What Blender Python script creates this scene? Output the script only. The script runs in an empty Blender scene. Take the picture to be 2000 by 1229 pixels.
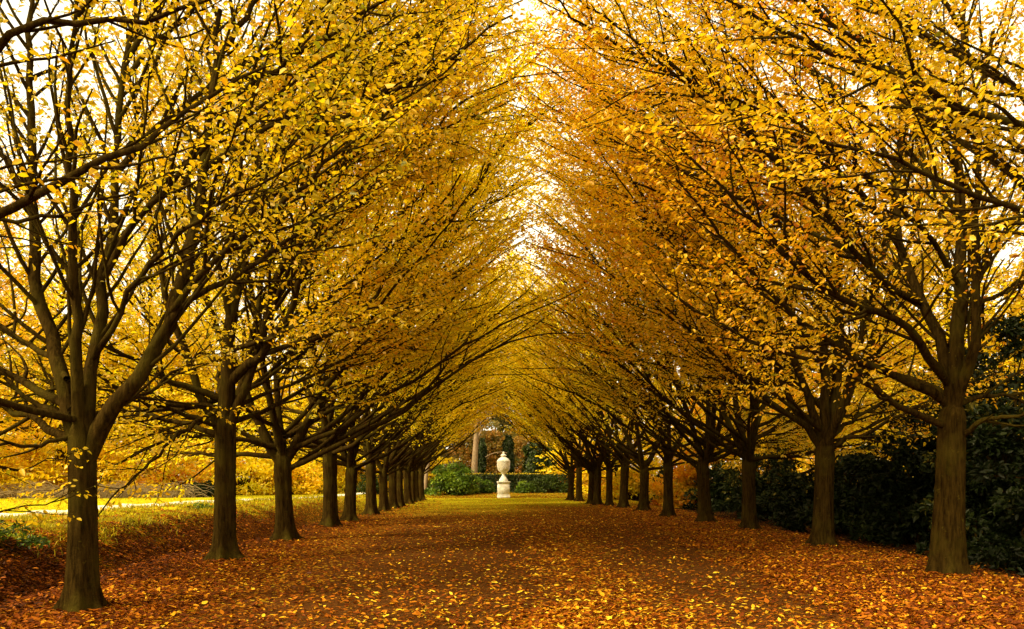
import bpy, math, random
import numpy as np

# ------------------------------------------------------------------ scene
scene = bpy.context.scene
col = scene.collection
R = math.radians
EYE, FOC, HX, HY = 1.65, 1600.0, 1000.0, 930.0      # eye height (m), focal length / principal point in photo pixels


def at(px, py, Y):
    return np.array([(px - HX) / FOC * Y, Y, EYE - (py - HY) / FOC * Y])


# ------------------------------------------------------------------ mesh helpers
class MB:
    """collects vertices / faces (numpy) and links them as ONE mesh"""

    def __init__(self):
        self.v, self.f, self.a, self.n = [], [], [], 0

    def add(self, verts, faces, tint=None):
        verts = np.asarray(verts, np.float64).reshape(-1, 3)
        faces = np.asarray(faces, np.int64)
        self.v.append(verts)
        self.f.append(faces + self.n)
        self.a.append(np.zeros(len(faces)) if tint is None else np.asarray(tint, float))
        self.n += len(verts)

    def mesh(self, name, mat, smooth=False):
        me = bpy.data.meshes.new(name)
        V = np.concatenate(self.v) if self.v else np.zeros((0, 3))
        loops, starts, tints, c = [], [], [], 0
        for f, a in zip(self.f, self.a):
            if len(f) == 0:
                continue
            k = f.shape[1]
            loops.append(f.ravel())
            starts.append(c + np.arange(len(f)) * k)
            c += f.size
            tints.append(a)
        L = np.concatenate(loops).astype(np.int32)
        S = np.concatenate(starts).astype(np.int32)
        T = np.concatenate(tints).astype(np.float32)
        me.vertices.add(len(V))
        me.vertices.foreach_set('co', V.astype(np.float32).ravel())
        me.loops.add(len(L))
        me.loops.foreach_set('vertex_index', L)
        me.polygons.add(len(S))
        me.polygons.foreach_set('loop_start', S)
        if smooth:
            me.polygons.foreach_set('use_smooth', np.ones(len(S), bool))
        at_ = me.attributes.new('tint', 'FLOAT', 'FACE')
        at_.data.foreach_set('value', T)
        me.materials.append(mat)
        me.update(calc_edges=True)
        me.validate()
        return me

    def build(self, name, mat, parent=None, smooth=False):
        o = bpy.data.objects.new(name, self.mesh(name, mat, smooth))
        col.objects.link(o)
        o.parent = parent
        return o


def link(name, me, parent=None):
    o = bpy.data.objects.new(name, me)
    col.objects.link(o)
    o.parent = parent
    return o


def tag(o, label=None, cat=None, group=None, kind=None):
    if label: o['label'] = label
    if cat: o['category'] = cat
    if group: o['group'] = group
    if kind: o['kind'] = kind
    return o


def empty(name, loc=(0, 0, 0), rz=0.0, s=1.0):
    o = bpy.data.objects.new(name, None)
    col.objects.link(o)
    o.location = loc
    o.rotation_euler = (0, 0, rz)
    o.scale = (s, s, s)
    o.empty_display_size = .2
    return o


def copy_tree(o, parent=None):
    c = o.copy()
    col.objects.link(c)
    if parent: c.parent = parent
    for ch in list(o.children):
        copy_tree(ch, c)
    return c


def nrm(v):
    return v / np.maximum(np.linalg.norm(v, axis=-1, keepdims=True), 1e-9)


def tubes(mb, P, Rr, sides, tip=True):
    """P (B,n,3) centre lines, Rr (B,n) radii"""
    B, n, _ = P.shape
    if B == 0: return
    T = np.empty_like(P)
    T[:, 1:-1] = P[:, 2:] - P[:, :-2]
    T[:, 0] = P[:, 1] - P[:, 0]
    T[:, -1] = P[:, -1] - P[:, -2]
    T = nrm(T)
    mean = nrm(P[:, -1] - P[:, 0])
    ref = np.where(np.abs(mean[:, 2:3]) < .8, np.array([[0., 0, 1]]), np.array([[1., 0.13, 0]]))[:, None, :]
    U = nrm(np.cross(T, np.broadcast_to(ref, T.shape)))
    W = np.cross(T, U)
    a = np.arange(sides) / sides * 2 * np.pi
    ring = (U[:, :, None, :] * np.cos(a)[None, None, :, None] + W[:, :, None, :] * np.sin(a)[None, None, :, None])
    V = P[:, :, None, :] + ring * Rr[:, :, None, None]
    idx = np.arange(B * n * sides).reshape(B, n, sides)
    i0 = idx[:, :-1, :]
    i1 = idx[:, 1:, :]
    F = np.stack([i0, np.roll(i0, -1, 2), np.roll(i1, -1, 2), i1], -1).reshape(-1, 4)
    mb.add(V, F)


def catmull(pts, n):
    p = np.asarray(pts, float)
    if len(p) == 2:
        t = np.linspace(0, 1, n)[:, None]
        return p[0] * (1 - t) + p[1] * t
    q = np.vstack([2 * p[0] - p[1], p, 2 * p[-1] - p[-2]])
    d = np.r_[0, np.cumsum(np.linalg.norm(np.diff(p, axis=0), axis=1))]
    out = []
    for s in np.linspace(0, d[-1], n):
        i = min(max(np.searchsorted(d, s) - 1, 0), len(p) - 2)
        u = (s - d[i]) / max(d[i + 1] - d[i], 1e-9)
        a, b, c, e = q[i], q[i + 1], q[i + 2], q[i + 3]
        out.append(.5 * (2 * b + (c - a) * u + (2 * a - 5 * b + 4 * c - e) * u * u + (3 * b - a - 3 * c + e) * u ** 3))
    return np.array(out)


def leaves(mb, pos, d, nor, ln, wd, tint, curl=.18):
    """six-point folded leaves: two quads either side of the midrib"""
    n = len(pos)
    if n == 0: return
    d = nrm(d)
    s = nrm(np.cross(d, nor))
    u = np.cross(s, d)
    ln = ln[:, None]
    wd = wd[:, None]
    b = pos
    tip = pos + d * ln - u * ln * curl
    m1 = pos + d * ln * .32
    m2 = pos + d * ln * .70 - u * ln * curl * .35
    l1, r1 = m1 + s * wd * .5 + u * wd * .16, m1 - s * wd * .5 + u * wd * .16
    l2, r2 = m2 + s * wd * .40 + u * wd * .12, m2 - s * wd * .40 + u * wd * .12
    V = np.stack([b, l1, l2, tip, r2, r1], 1)
    i = np.arange(n)[:, None] * 6
    F = np.concatenate([i + np.array([[0, 1, 2, 3]]), i + np.array([[0, 3, 4, 5]])])
    mb.add(V, F, np.r_[tint, tint])


# ------------------------------------------------------------------ materials
def nodes(name):
    m = bpy.data.materials.new(name)
    m.use_nodes = True
    nt = m.node_tree
    nt.nodes.clear()
    return m, nt, nt.nodes.new


def ramp(nt, stops, inp, interp='LINEAR'):
    r = nt.nodes.new('ShaderNodeValToRGB')
    r.color_ramp.interpolation = interp
    e = r.color_ramp.elements
    while len(e) < len(stops): e.new(.5)
    for k, (p, c) in enumerate(stops):
        e[k].position = p
        e[k].color = (*c, 1) if len(c) == 3 else c
    nt.links.new(inp, r.inputs[0])
    return r.outputs[0]


def math_n(nt, op, a, b=None, c=None):
    m = nt.nodes.new('ShaderNodeMath')
    m.operation = op
    for k, x in enumerate((a, b, c)):
        if x is None: continue
        if isinstance(x, (int, float)): m.inputs[k].default_value = x
        else: nt.links.new(x, m.inputs[k])
    return m.outputs[0]


def leaf_mat(name, stops, trans=.5, gloss=.06, objrand=.25, rough=.45):
    m, nt, new = nodes(name)
    at_ = new('ShaderNodeAttribute')
    at_.attribute_name = 'tint'
    oi = new('ShaderNodeObjectInfo')
    t = math_n(nt, 'ADD', at_.outputs['Fac'], math_n(nt, 'MULTIPLY', math_n(nt, 'SUBTRACT', oi.outputs['Random'], .5), objrand))
    cl = ramp(nt, stops, t)
    geo = new('ShaderNodeTexCoord')
    nz = new('ShaderNodeTexNoise')
    nz.inputs['Scale'].default_value = 60
    nt.links.new(geo.outputs['Object'], nz.inputs['Vector'])
    mr = math_n(nt, 'MULTIPLY_ADD', nz.outputs['Fac'], .5, .73)
    mx = new('ShaderNodeVectorMath')
    mx.operation = 'SCALE'
    nt.links.new(cl, mx.inputs[0])
    nt.links.new(mr, mx.inputs['Scale'])
    c2 = mx.outputs[0]
    df = new('ShaderNodeBsdfDiffuse')
    nt.links.new(c2, df.inputs['Color'])
    tr = new('ShaderNodeBsdfTranslucent')
    nt.links.new(c2, tr.inputs['Color'])
    mix = new('ShaderNodeMixShader')
    mix.inputs[0].default_value = trans
    nt.links.new(df.outputs[0], mix.inputs[1])
    nt.links.new(tr.outputs[0], mix.inputs[2])
    gl = new('ShaderNodeBsdfGlossy')
    gl.inputs['Roughness'].default_value = rough
    gl.inputs['Color'].default_value = (.8, .7, .5, 1)
    mg = new('ShaderNodeMixShader')
    mg.inputs[0].default_value = gloss
    nt.links.new(mix.outputs[0], mg.inputs[1])
    nt.links.new(gl.outputs[0], mg.inputs[2])
    out = new('ShaderNodeOutputMaterial')
    nt.links.new(mg.outputs[0], out.inputs[0])
    return m


def bark_mat(name, c0, c1, moss, zs=.14, scale=22, bump=.5):
    m, nt, new = nodes(name)
    tc = new('ShaderNodeTexCoord')
    mp = new('ShaderNodeMapping')
    mp.inputs['Scale'].default_value = (1, 1, zs)
    nt.links.new(tc.outputs['Object'], mp.inputs['Vector'])
    n1 = new('ShaderNodeTexNoise')
    n1.inputs['Scale'].default_value = scale
    n1.inputs['Detail'].default_value = 8
    n1.inputs['Roughness'].default_value = .65
    nt.links.new(mp.outputs[0], n1.inputs['Vector'])
    n2 = new('ShaderNodeTexNoise')
    n2.inputs['Scale'].default_value = 1.7
    n2.inputs['Detail'].default_value = 4
    nt.links.new(tc.outputs['Object'], n2.inputs['Vector'])
    n3 = new('ShaderNodeTexNoise')
    n3.inputs['Scale'].default_value = 60
    n3.inputs['Detail'].default_value = 3
    nt.links.new(tc.outputs['Object'], n3.inputs['Vector'])
    cl = ramp(nt, [(.33, c0), (.66, c1)], n1.outputs['Fac'])
    mk = ramp(nt, [(.48, (0, 0, 0)), (.66, (1, 1, 1))], n2.outputs['Fac'])
    mx = new('ShaderNodeMixRGB')
    nt.links.new(math_n(nt, 'MULTIPLY', mk, .65), mx.inputs[0])
    nt.links.new(cl, mx.inputs[1])
    mx.inputs[2].default_value = (*moss, 1)
    n4 = new('ShaderNodeTexNoise')
    n4.inputs['Scale'].default_value = 9
    n4.inputs['Detail'].default_value = 7
    n4.inputs['Roughness'].default_value = .75
    nt.links.new(tc.outputs['Object'], n4.inputs['Vector'])
    lk = ramp(nt, [(.60, (0, 0, 0)), (.70, (1, 1, 1))], n4.outputs['Fac'])
    ml = new('ShaderNodeMixRGB')
    nt.links.new(math_n(nt, 'MULTIPLY', lk, .55), ml.inputs[0])
    nt.links.new(mx.outputs[0], ml.inputs[1])
    ml.inputs[2].default_value = (*[x * 2.0 for x in moss], 1)
    b = new('ShaderNodeBsdfPrincipled')
    nt.links.new(ml.outputs[0], b.inputs['Base Color'])
    b.inputs['Roughness'].default_value = .85
    b.inputs['Specular IOR Level'].default_value = 0
    bp = new('ShaderNodeBump')
    bp.inputs['Strength'].default_value = bump
    bp.inputs['Distance'].default_value = .03
    nt.links.new(math_n(nt, 'ADD', n1.outputs['Fac'], math_n(nt, 'MULTIPLY', n3.outputs['Fac'], .35)), bp.inputs['Height'])
    nt.links.new(bp.outputs[0], b.inputs['Normal'])
    out = new('ShaderNodeOutputMaterial')
    nt.links.new(b.outputs[0], out.inputs[0])
    return m


GOLD = [(0., (.26, .24, .005)), (.22, (.58, .41, .005)), (.5, (.90, .55, .005)), (.74, (.92, .48, .005)), (.92, (.84, .32, .005)), (1., (.5, .14, .005))]
M = {}
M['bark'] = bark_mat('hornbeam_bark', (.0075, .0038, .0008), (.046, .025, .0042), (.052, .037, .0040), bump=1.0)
M['pale_bark'] = bark_mat('pale_bark', (.16, .10, .05), (.34, .23, .12), (.2, .15, .07))
M['twig'] = bark_mat('straw_twigs', (.26, .17, .06), (.46, .33, .14), (.32, .22, .08))
M['gold'] = leaf_mat('golden_leaves', GOLD, .52, .04)
M['yellow'] = leaf_mat('bright_yellow_leaves', [(0., (.55, .46, .006)), (.4, (.95, .70, .006)), (.8, (.95, .62, .006)), (1., (.8, .36, .006))], .52, .03)
M['amber'] = leaf_mat('dimmed_golden_leaves', [(p, tuple(x * .93 for x in c)) for p, c in GOLD], .52, .04)  # golden ramp darkened: dimmer light on the near crowns put into their colour
M['olive'] = leaf_mat('olive_brown_leaves', [(0., (.03, .045, .006)), (.35, (.11, .10, .010)), (.7, (.28, .17, .012)), (1., (.36, .15, .012))], .4, .04)
M['evergreen'] = leaf_mat('dark_evergreen_leaves', [(0., (.006, .009, .002)), (.7, (.016, .024, .004)), (.93, (.040, .05, .008)), (1., (.16, .12, .01))], .15, .018, .2, .4)
M['ivy'] = leaf_mat('ivy_leaves', [(0., (.008, .015, .002)), (.7, (.026, .042, .004)), (1., (.08, .10, .008))], .2, .02, .2, .4)
M['green'] = leaf_mat('fresh_green_leaves', [(0., (.030, .050, .004)), (.5, (.11, .18, .008)), (1., (.34, .40, .015))], .4, .025, .2)
M['rust'] = leaf_mat('rusty_leaves', [(0., (.12, .03, .008)), (.6, (.25, .08, .012)), (1., (.40, .16, .02))], .35, .04, .2)
M['litter'] = leaf_mat('fallen_leaf_mix', [(0., (.04, .010, .002)), (.22, (.14, .028, .003)), (.45, (.28, .066, .003)), (.68, (.48, .155, .005)), (.86, (.74, .36, .010)), (1., (.85, .56, .03))], .2, .015, 0)
M['grass'] = leaf_mat('grass_blades', [(0., (.09, .08, .004)), (.5, (.32, .25, .006)), (1., (.60, .48, .012))], .4, .01, 0)


# ------------------------------------------------------------------ terrain
def smooth(a, b, x):
    t = np.clip((x - a) / (b - a), 0, 1)
    return t * t * (3 - 2 * t)


def noise2(x, y, s=1.0):
    return (np.sin(x * 1.7 * s + 1.3 * np.sin(y * 1.1 * s)) + np.sin(y * 2.3 * s + 1.7 * np.sin(x * 1.3 * s + 2)) + .6 * np.sin((x + y) * 3.9 * s + 1.1)) / 2.6


def ground_z(x, y):
    x = np.asarray(x, float)
    y = np.asarray(y, float)
    amp = 1 - .55 * smooth(28, 60, y)
    xs = x + .30 * np.sin(y * .43 + .6) + .16 * np.sin(y * 1.21)
    z = -.28 * amp * np.exp(-((xs + 7.45) / .55) ** 2)
    z += amp * .52 * smooth(-7.6, -9.3, xs) * (1 + .12 * noise2(x, y, .9))
    z += amp * .05 * noise2(x, y, 2.3) * smooth(-6.6, -7.4, x)
    z -= .16 * smooth(7.9, 9.5, x)
    z += .26 * smooth(61.5, 66, y) * smooth(12, 8, np.abs(x))
    z += .014 * noise2(x, y, .8) + .02 * noise2(x, y, .23) * smooth(3, 6, np.abs(x))
    return z


def sheet(xs, ys, zf):
    X, Y = np.meshgrid(xs, ys)
    V = np.stack([X, Y, zf(X, Y)], -1).reshape(-1, 3)
    i = np.arange(len(xs) * len(ys)).reshape(len(ys), len(xs))
    F = np.stack([i[:-1, :-1], i[:-1, 1:], i[1:, 1:], i[1:, :-1]], -1).reshape(-1, 4)
    return V, F


def ground_mat():
    m, nt, new = nodes('leafy_ground')
    L = nt.links.new
    tc = new('ShaderNodeTexCoord')
    sp = new('ShaderNodeSeparateXYZ')
    L(tc.outputs['Object'], sp.inputs[0])

    def noise(scale, detail=4, rough=.55):
        n = new('ShaderNodeTexNoise')
        n.inputs['Scale'].default_value = scale
        n.inputs['Detail'].default_value = detail
        n.inputs['Roughness'].default_value = rough
        L(tc.outputs['Object'], n.inputs['Vector'])
        return n.outputs['Fac']

    big, mid, fine, grit = noise(.35), noise(1.6), noise(14, 6, .7), noise(70, 4, .7)
    wob = math_n(nt, 'ADD', math_n(nt, 'MULTIPLY', math_n(nt, 'SUBTRACT', mid, .5), 1.6), math_n(nt, 'MULTIPLY', math_n(nt, 'SUBTRACT', big, .5), 2.0))
    x = math_n(nt, 'ADD', sp.outputs[0], wob)
    y = math_n(nt, 'ADD', sp.outputs[1], math_n(nt, 'MULTIPLY', wob, 3))

    def step(v, a, b):
        r = new('ShaderNodeMapRange')
        r.interpolation_type = 'SMOOTHSTEP'
        r.inputs[1].default_value = a
        r.inputs[2].default_value = b
        L(v, r.inputs[0])
        return r.outputs[0]

    def mixc(f, a, b):
        n = new('ShaderNodeMixRGB')
        if isinstance(f, float): n.inputs[0].default_value = f
        else: L(f, n.inputs[0])
        for k, v in ((1, a), (2, b)):
            if isinstance(v, tuple): n.inputs[k].default_value = (*v, 1)
            else: L(v, n.inputs[k])
        return n.outputs[0]

    def flakes(scale, off):
        mp = new('ShaderNodeMapping')
        mp.inputs['Location'].default_value = off
        mp.inputs['Rotation'].default_value = (0, 0, off[0])
        mp.inputs['Scale'].default_value = (1, 1.7, 1)
        L(tc.outputs['Object'], mp.inputs[0])
        v = new('ShaderNodeTexVoronoi')
        v.inputs['Scale'].default_value = scale
        L(mp.outputs[0], v.inputs['Vector'])
        s = new('ShaderNodeSeparateColor')
        L(v.outputs['Color'], s.inputs[0])
        return v.outputs['Distance'], s.outputs[0], s.outputs[1]

    soil = ramp(nt, [(.3, (.030, .011, .0025)), (.7, (.105, .042, .008))], fine)
    soil = mixc(math_n(nt, 'MULTIPLY', step(grit, .55, .8), .6), soil, (.15, .06, .010))
    grass = ramp(nt, [(.25, (.10, .10, .004)), (.5, (.42, .36, .007)), (.75, (.66, .54, .010))], fine)
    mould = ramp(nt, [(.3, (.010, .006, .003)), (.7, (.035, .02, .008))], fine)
    # zones
    lawn = step(x, -8.2, -9.6)
    farl = math_n(nt, 'MULTIPLY', step(y, 30, 46), step(x, 3.2, -1.5))
    faraway = step(y, 41, 52)
    gmask = math_n(nt, 'MAXIMUM', lawn, math_n(nt, 'MAXIMUM', math_n(nt, 'MULTIPLY', farl, .65), math_n(nt, 'MULTIPLY', faraway, .85)))
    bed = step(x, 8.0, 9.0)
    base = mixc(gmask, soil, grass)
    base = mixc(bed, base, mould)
    # litter density
    dl = step(x, -2.0, -5.0)
    dr = math_n(nt, 'MAXIMUM', step(x, 3.5, 4.8), math_n(nt, 'MULTIPLY', math_n(nt, 'MULTIPLY', step(x, .0, 1.0), step(x, 2.6, 1.7)), .62))
    dens = math_n(nt, 'MAXIMUM', dl, dr)
    dens = math_n(nt, 'MAXIMUM', dens, math_n(nt, 'MULTIPLY', step(y, 14, 34), .55))
    dens = math_n(nt, 'MULTIPLY_ADD', dens, .80, .04)
    dens = math_n(nt, 'MULTIPLY', dens, math_n(nt, 'SUBTRACT', 1, math_n(nt, 'MULTIPLY', step(x, -8.8, -12.5), .82)))
    dens = math_n(nt, 'MULTIPLY', dens, math_n(nt, 'SUBTRACT', 1, math_n(nt, 'MULTIPLY', math_n(nt, 'MULTIPLY', faraway, step(y, 90, 60)), .5)))
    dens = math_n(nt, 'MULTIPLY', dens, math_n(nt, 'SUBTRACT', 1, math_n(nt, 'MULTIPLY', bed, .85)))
    dens = math_n(nt, 'ADD', dens, math_n(nt, 'MULTIPLY', math_n(nt, 'SUBTRACT', mid, .5), .35))
    stops = [(0., (.035, .009, .002)), (.35, (.13, .028, .003)), (.6, (.30, .080, .004)), (.8, (.50, .19, .006)), (.93, (.70, .36, .012)), (1., (.80, .52, .03))]
    strip = math_n(nt, 'MULTIPLY', math_n(nt, 'MULTIPLY', step(sp.outputs[1], 60.5, 62), step(sp.outputs[1], 72, 70)), math_n(nt, 'MULTIPLY', step(x, -8, -6), step(x, 9, 7)))
    dens = math_n(nt, 'MAXIMUM', dens, math_n(nt, 'MULTIPLY', strip, 1.2))
    cl = base
    hgt = grit
    red = math_n(nt, 'MULTIPLY', step(x, -4.5, -6.8), step(x, -9.2, -8.0))
    red = math_n(nt, 'MAXIMUM', red, strip)
    for sc, off in ((38, (.6, 5, 2)), (11, (0, 0, 0)), (14, (1.1, 3, 0)), (18, (2.2, 7, 1))):
        d, r1, r2 = flakes(sc, off)
        hue = math_n(nt, 'SUBTRACT', math_n(nt, 'POWER', r2, 1.45), math_n(nt, 'MULTIPLY', red, .22))
        if sc == 38: hue = math_n(nt, 'MULTIPLY', hue, .62)          # crushed brown crumbs of leaf
        c = ramp(nt, stops, hue)
        on = math_n(nt, 'MULTIPLY', math_n(nt, 'LESS_THAN', r1, math_n(nt, 'MULTIPLY_ADD', dens, .3, .38) if sc == 38 else math_n(nt, 'MULTIPLY', dens, .75)), math_n(nt, 'LESS_THAN', d, .46))
        cl = mixc(on, cl, c)
        hgt = math_n(nt, 'ADD', hgt, math_n(nt, 'MULTIPLY', on, math_n(nt, 'MULTIPLY_ADD', d, -1.5, 1.0)))
    b = new('ShaderNodeBsdfPrincipled')
    L(cl, b.inputs['Base Color'])
    b.inputs['Roughness'].default_value = .8
    b.inputs['Specular IOR Level'].default_value = 0
    bp = new('ShaderNodeBump')
    bp.inputs['Strength'].default_value = .7
    bp.inputs['Distance'].default_value = .02
    L(hgt, bp.inputs['Height'])
    L(bp.outputs[0], b.inputs['Normal'])
    out = new('ShaderNodeOutputMaterial')
    L(b.outputs[0], out.inputs[0])
    return m


M['ground'] = ground_mat()
mb = MB()
gx = np.r_[-600, -300, -150, -90, -60, -40, np.arange(-30, -12, 1.0), np.arange(-12, -5, .16), np.arange(-5, 12, .5), np.arange(12, 30, 2.), 40, 60, 90, 150, 300, 600]
gy = np.r_[-200, -80, -30, -10, 0, np.arange(4, 30, .22), np.arange(30, 70, .8), np.arange(70, 110, 4.), 130, 170, 240, 400, 700]
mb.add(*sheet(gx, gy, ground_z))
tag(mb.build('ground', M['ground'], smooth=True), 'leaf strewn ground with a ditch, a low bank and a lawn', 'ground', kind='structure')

# trodden avenue between the rows: same soil, irregular edges, 4 mm proud
ys = np.r_[np.arange(3, 30, .3), np.arange(30, 58.5, .8)]
us = np.linspace(0, 1, 23)
rn = np.random.default_rng(5)
e0 = -4.7 + .25 * np.sin(ys * .8) + rn.normal(0, .06, len(ys))
e1 = 5.4 - .030 * np.maximum(ys - 20, 0) + .25 * np.sin(ys * .7 + 1) + rn.normal(0, .06, len(ys))
V = np.zeros((len(ys), len(us), 3))
V[..., 0] = e0[:, None] * (1 - us) + e1[:, None] * us
V[..., 1] = ys[:, None]
V[..., 2] = ground_z(V[..., 0], V[..., 1]) + .010
i = np.arange(len(ys) * len(us)).reshape(len(ys), len(us))
mb = MB()
mb.add(V, np.stack([i[:-1, :-1], i[:-1, 1:], i[1:, 1:], i[1:, :-1]], -1).reshape(-1, 4))
tag(mb.build('avenue_path', M['ground'], smooth=True), 'wide brown earth path down the middle of the avenue', 'path', kind='structure')


def simple_mat(name, c0, c1, scale, rough=.85, bump=.3, detail=6):
    m, nt, new = nodes(name)
    tc = new('ShaderNodeTexCoord')
    n1 = new('ShaderNodeTexNoise')
    n1.inputs['Scale'].default_value = scale
    n1.inputs['Detail'].default_value = detail
    n1.inputs['Roughness'].default_value = .65
    nt.links.new(tc.outputs['Object'], n1.inputs['Vector'])
    c = ramp(nt, [(.32, c0), (.68, c1)], n1.outputs['Fac'])
    b = new('ShaderNodeBsdfPrincipled')
    nt.links.new(c, b.inputs['Base Color'])
    b.inputs['Roughness'].default_value = rough
    bp = new('ShaderNodeBump')
    bp.inputs['Strength'].default_value = bump
    bp.inputs['Distance'].default_value = .02
    nt.links.new(n1.outputs['Fac'], bp.inputs['Height'])
    nt.links.new(bp.outputs[0], b.inputs['Normal'])
    out = new('ShaderNodeOutputMaterial')
    nt.links.new(b.outputs[0], out.inputs[0])
    return m


M['gravel'] = simple_mat('pale_gravel', (.50, .44, .30), (.72, .66, .50), 9)
M['stone'] = simple_mat('weathered_stone', (.46, .40, .27), (.84, .78, .60), 3.2, bump=.25)
ys = np.arange(12, 85, .5)
cx = np.interp(ys, [12, 24, 32, 52, 85], [-13.4, -13.9, -14.0, -12.7, -11.0])
us = np.linspace(-.8, .8, 9)
V = np.zeros((len(ys), len(us), 3))
V[..., 0] = cx[:, None] + us + .08 * np.sin(ys * 1.3)[:, None]
V[..., 1] = ys[:, None]
V[..., 2] = ground_z(V[..., 0], V[..., 1]) + .03
i = np.arange(len(ys) * len(us)).reshape(len(ys), len(us))
mb = MB()
mb.add(V, np.stack([i[:-1, :-1], i[:-1, 1:], i[1:, 1:], i[1:, :-1]], -1).reshape(-1, 4))
tag(mb.build('gravel_path', M['gravel'], smooth=True), 'pale gravel path across the sunny lawn', 'path', kind='structure')


# ------------------------------------------------------------------ trees
def spawn(rng, P, Rr, ids, spacing, t0, t1, ang, lenf, n, rf, rmin, rmax, trop, up, wob, planar=.6):
    """vectorised children of a batch of branches; lenf(parent length, t, rng) -> child length"""
    B, m, _ = P.shape
    Ln = np.linalg.norm(np.diff(P, axis=1), axis=2).sum(1)
    cnt = np.maximum(1, (Ln * (t1 - t0) / spacing)).astype(int)
    par = np.repeat(np.arange(B), cnt)
    k = np.concatenate([np.arange(c) for c in cnt])
    t = t0 + (t1 - t0) * (k + rng.uniform(.1, .9, len(k))) / cnt[par]
    f = t * (m - 1)
    i0 = np.minimum(f.astype(int), m - 2)
    u = (f - i0)[:, None]
    p0 = P[par, i0] * (1 - u) + P[par, i0 + 1] * u
    T = nrm(P[par, i0 + 1] - P[par, i0])
    r0 = Rr[par, i0] * (1 - u[:, 0]) + Rr[par, i0 + 1] * u[:, 0]
    side = nrm(np.cross(T, np.array([[.05, .03, 1.]])))
    upv = np.cross(side, T)
    phi = np.where(k % 2 == 0, 0, np.pi) + rng.normal(0, planar, len(k))
    lat = side * np.cos(phi)[:, None] + upv * np.sin(phi)[:, None]
    a = rng.uniform(ang[0], ang[1], len(k))[:, None]
    d = nrm(T * np.cos(a) + lat * np.sin(a))
    L = lenf(Ln[par], t, rng)
    q = np.empty((len(k), n, 3))
    q[:, 0] = p0
    st = (L / (n - 1))[:, None]
    tgt = nrm(T + np.array([[0, 0, up]]))
    for j in range(1, n):
        d = nrm(d + trop * (tgt - d) + rng.normal(0, wob, d.shape))
        q[:, j] = q[:, j - 1] + d * st
    rc = np.clip(r0 * rf, rmin, rmax)
    rr = rc[:, None] * np.linspace(1, .35, n)[None]
    return q, rr, ids[par]


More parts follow.
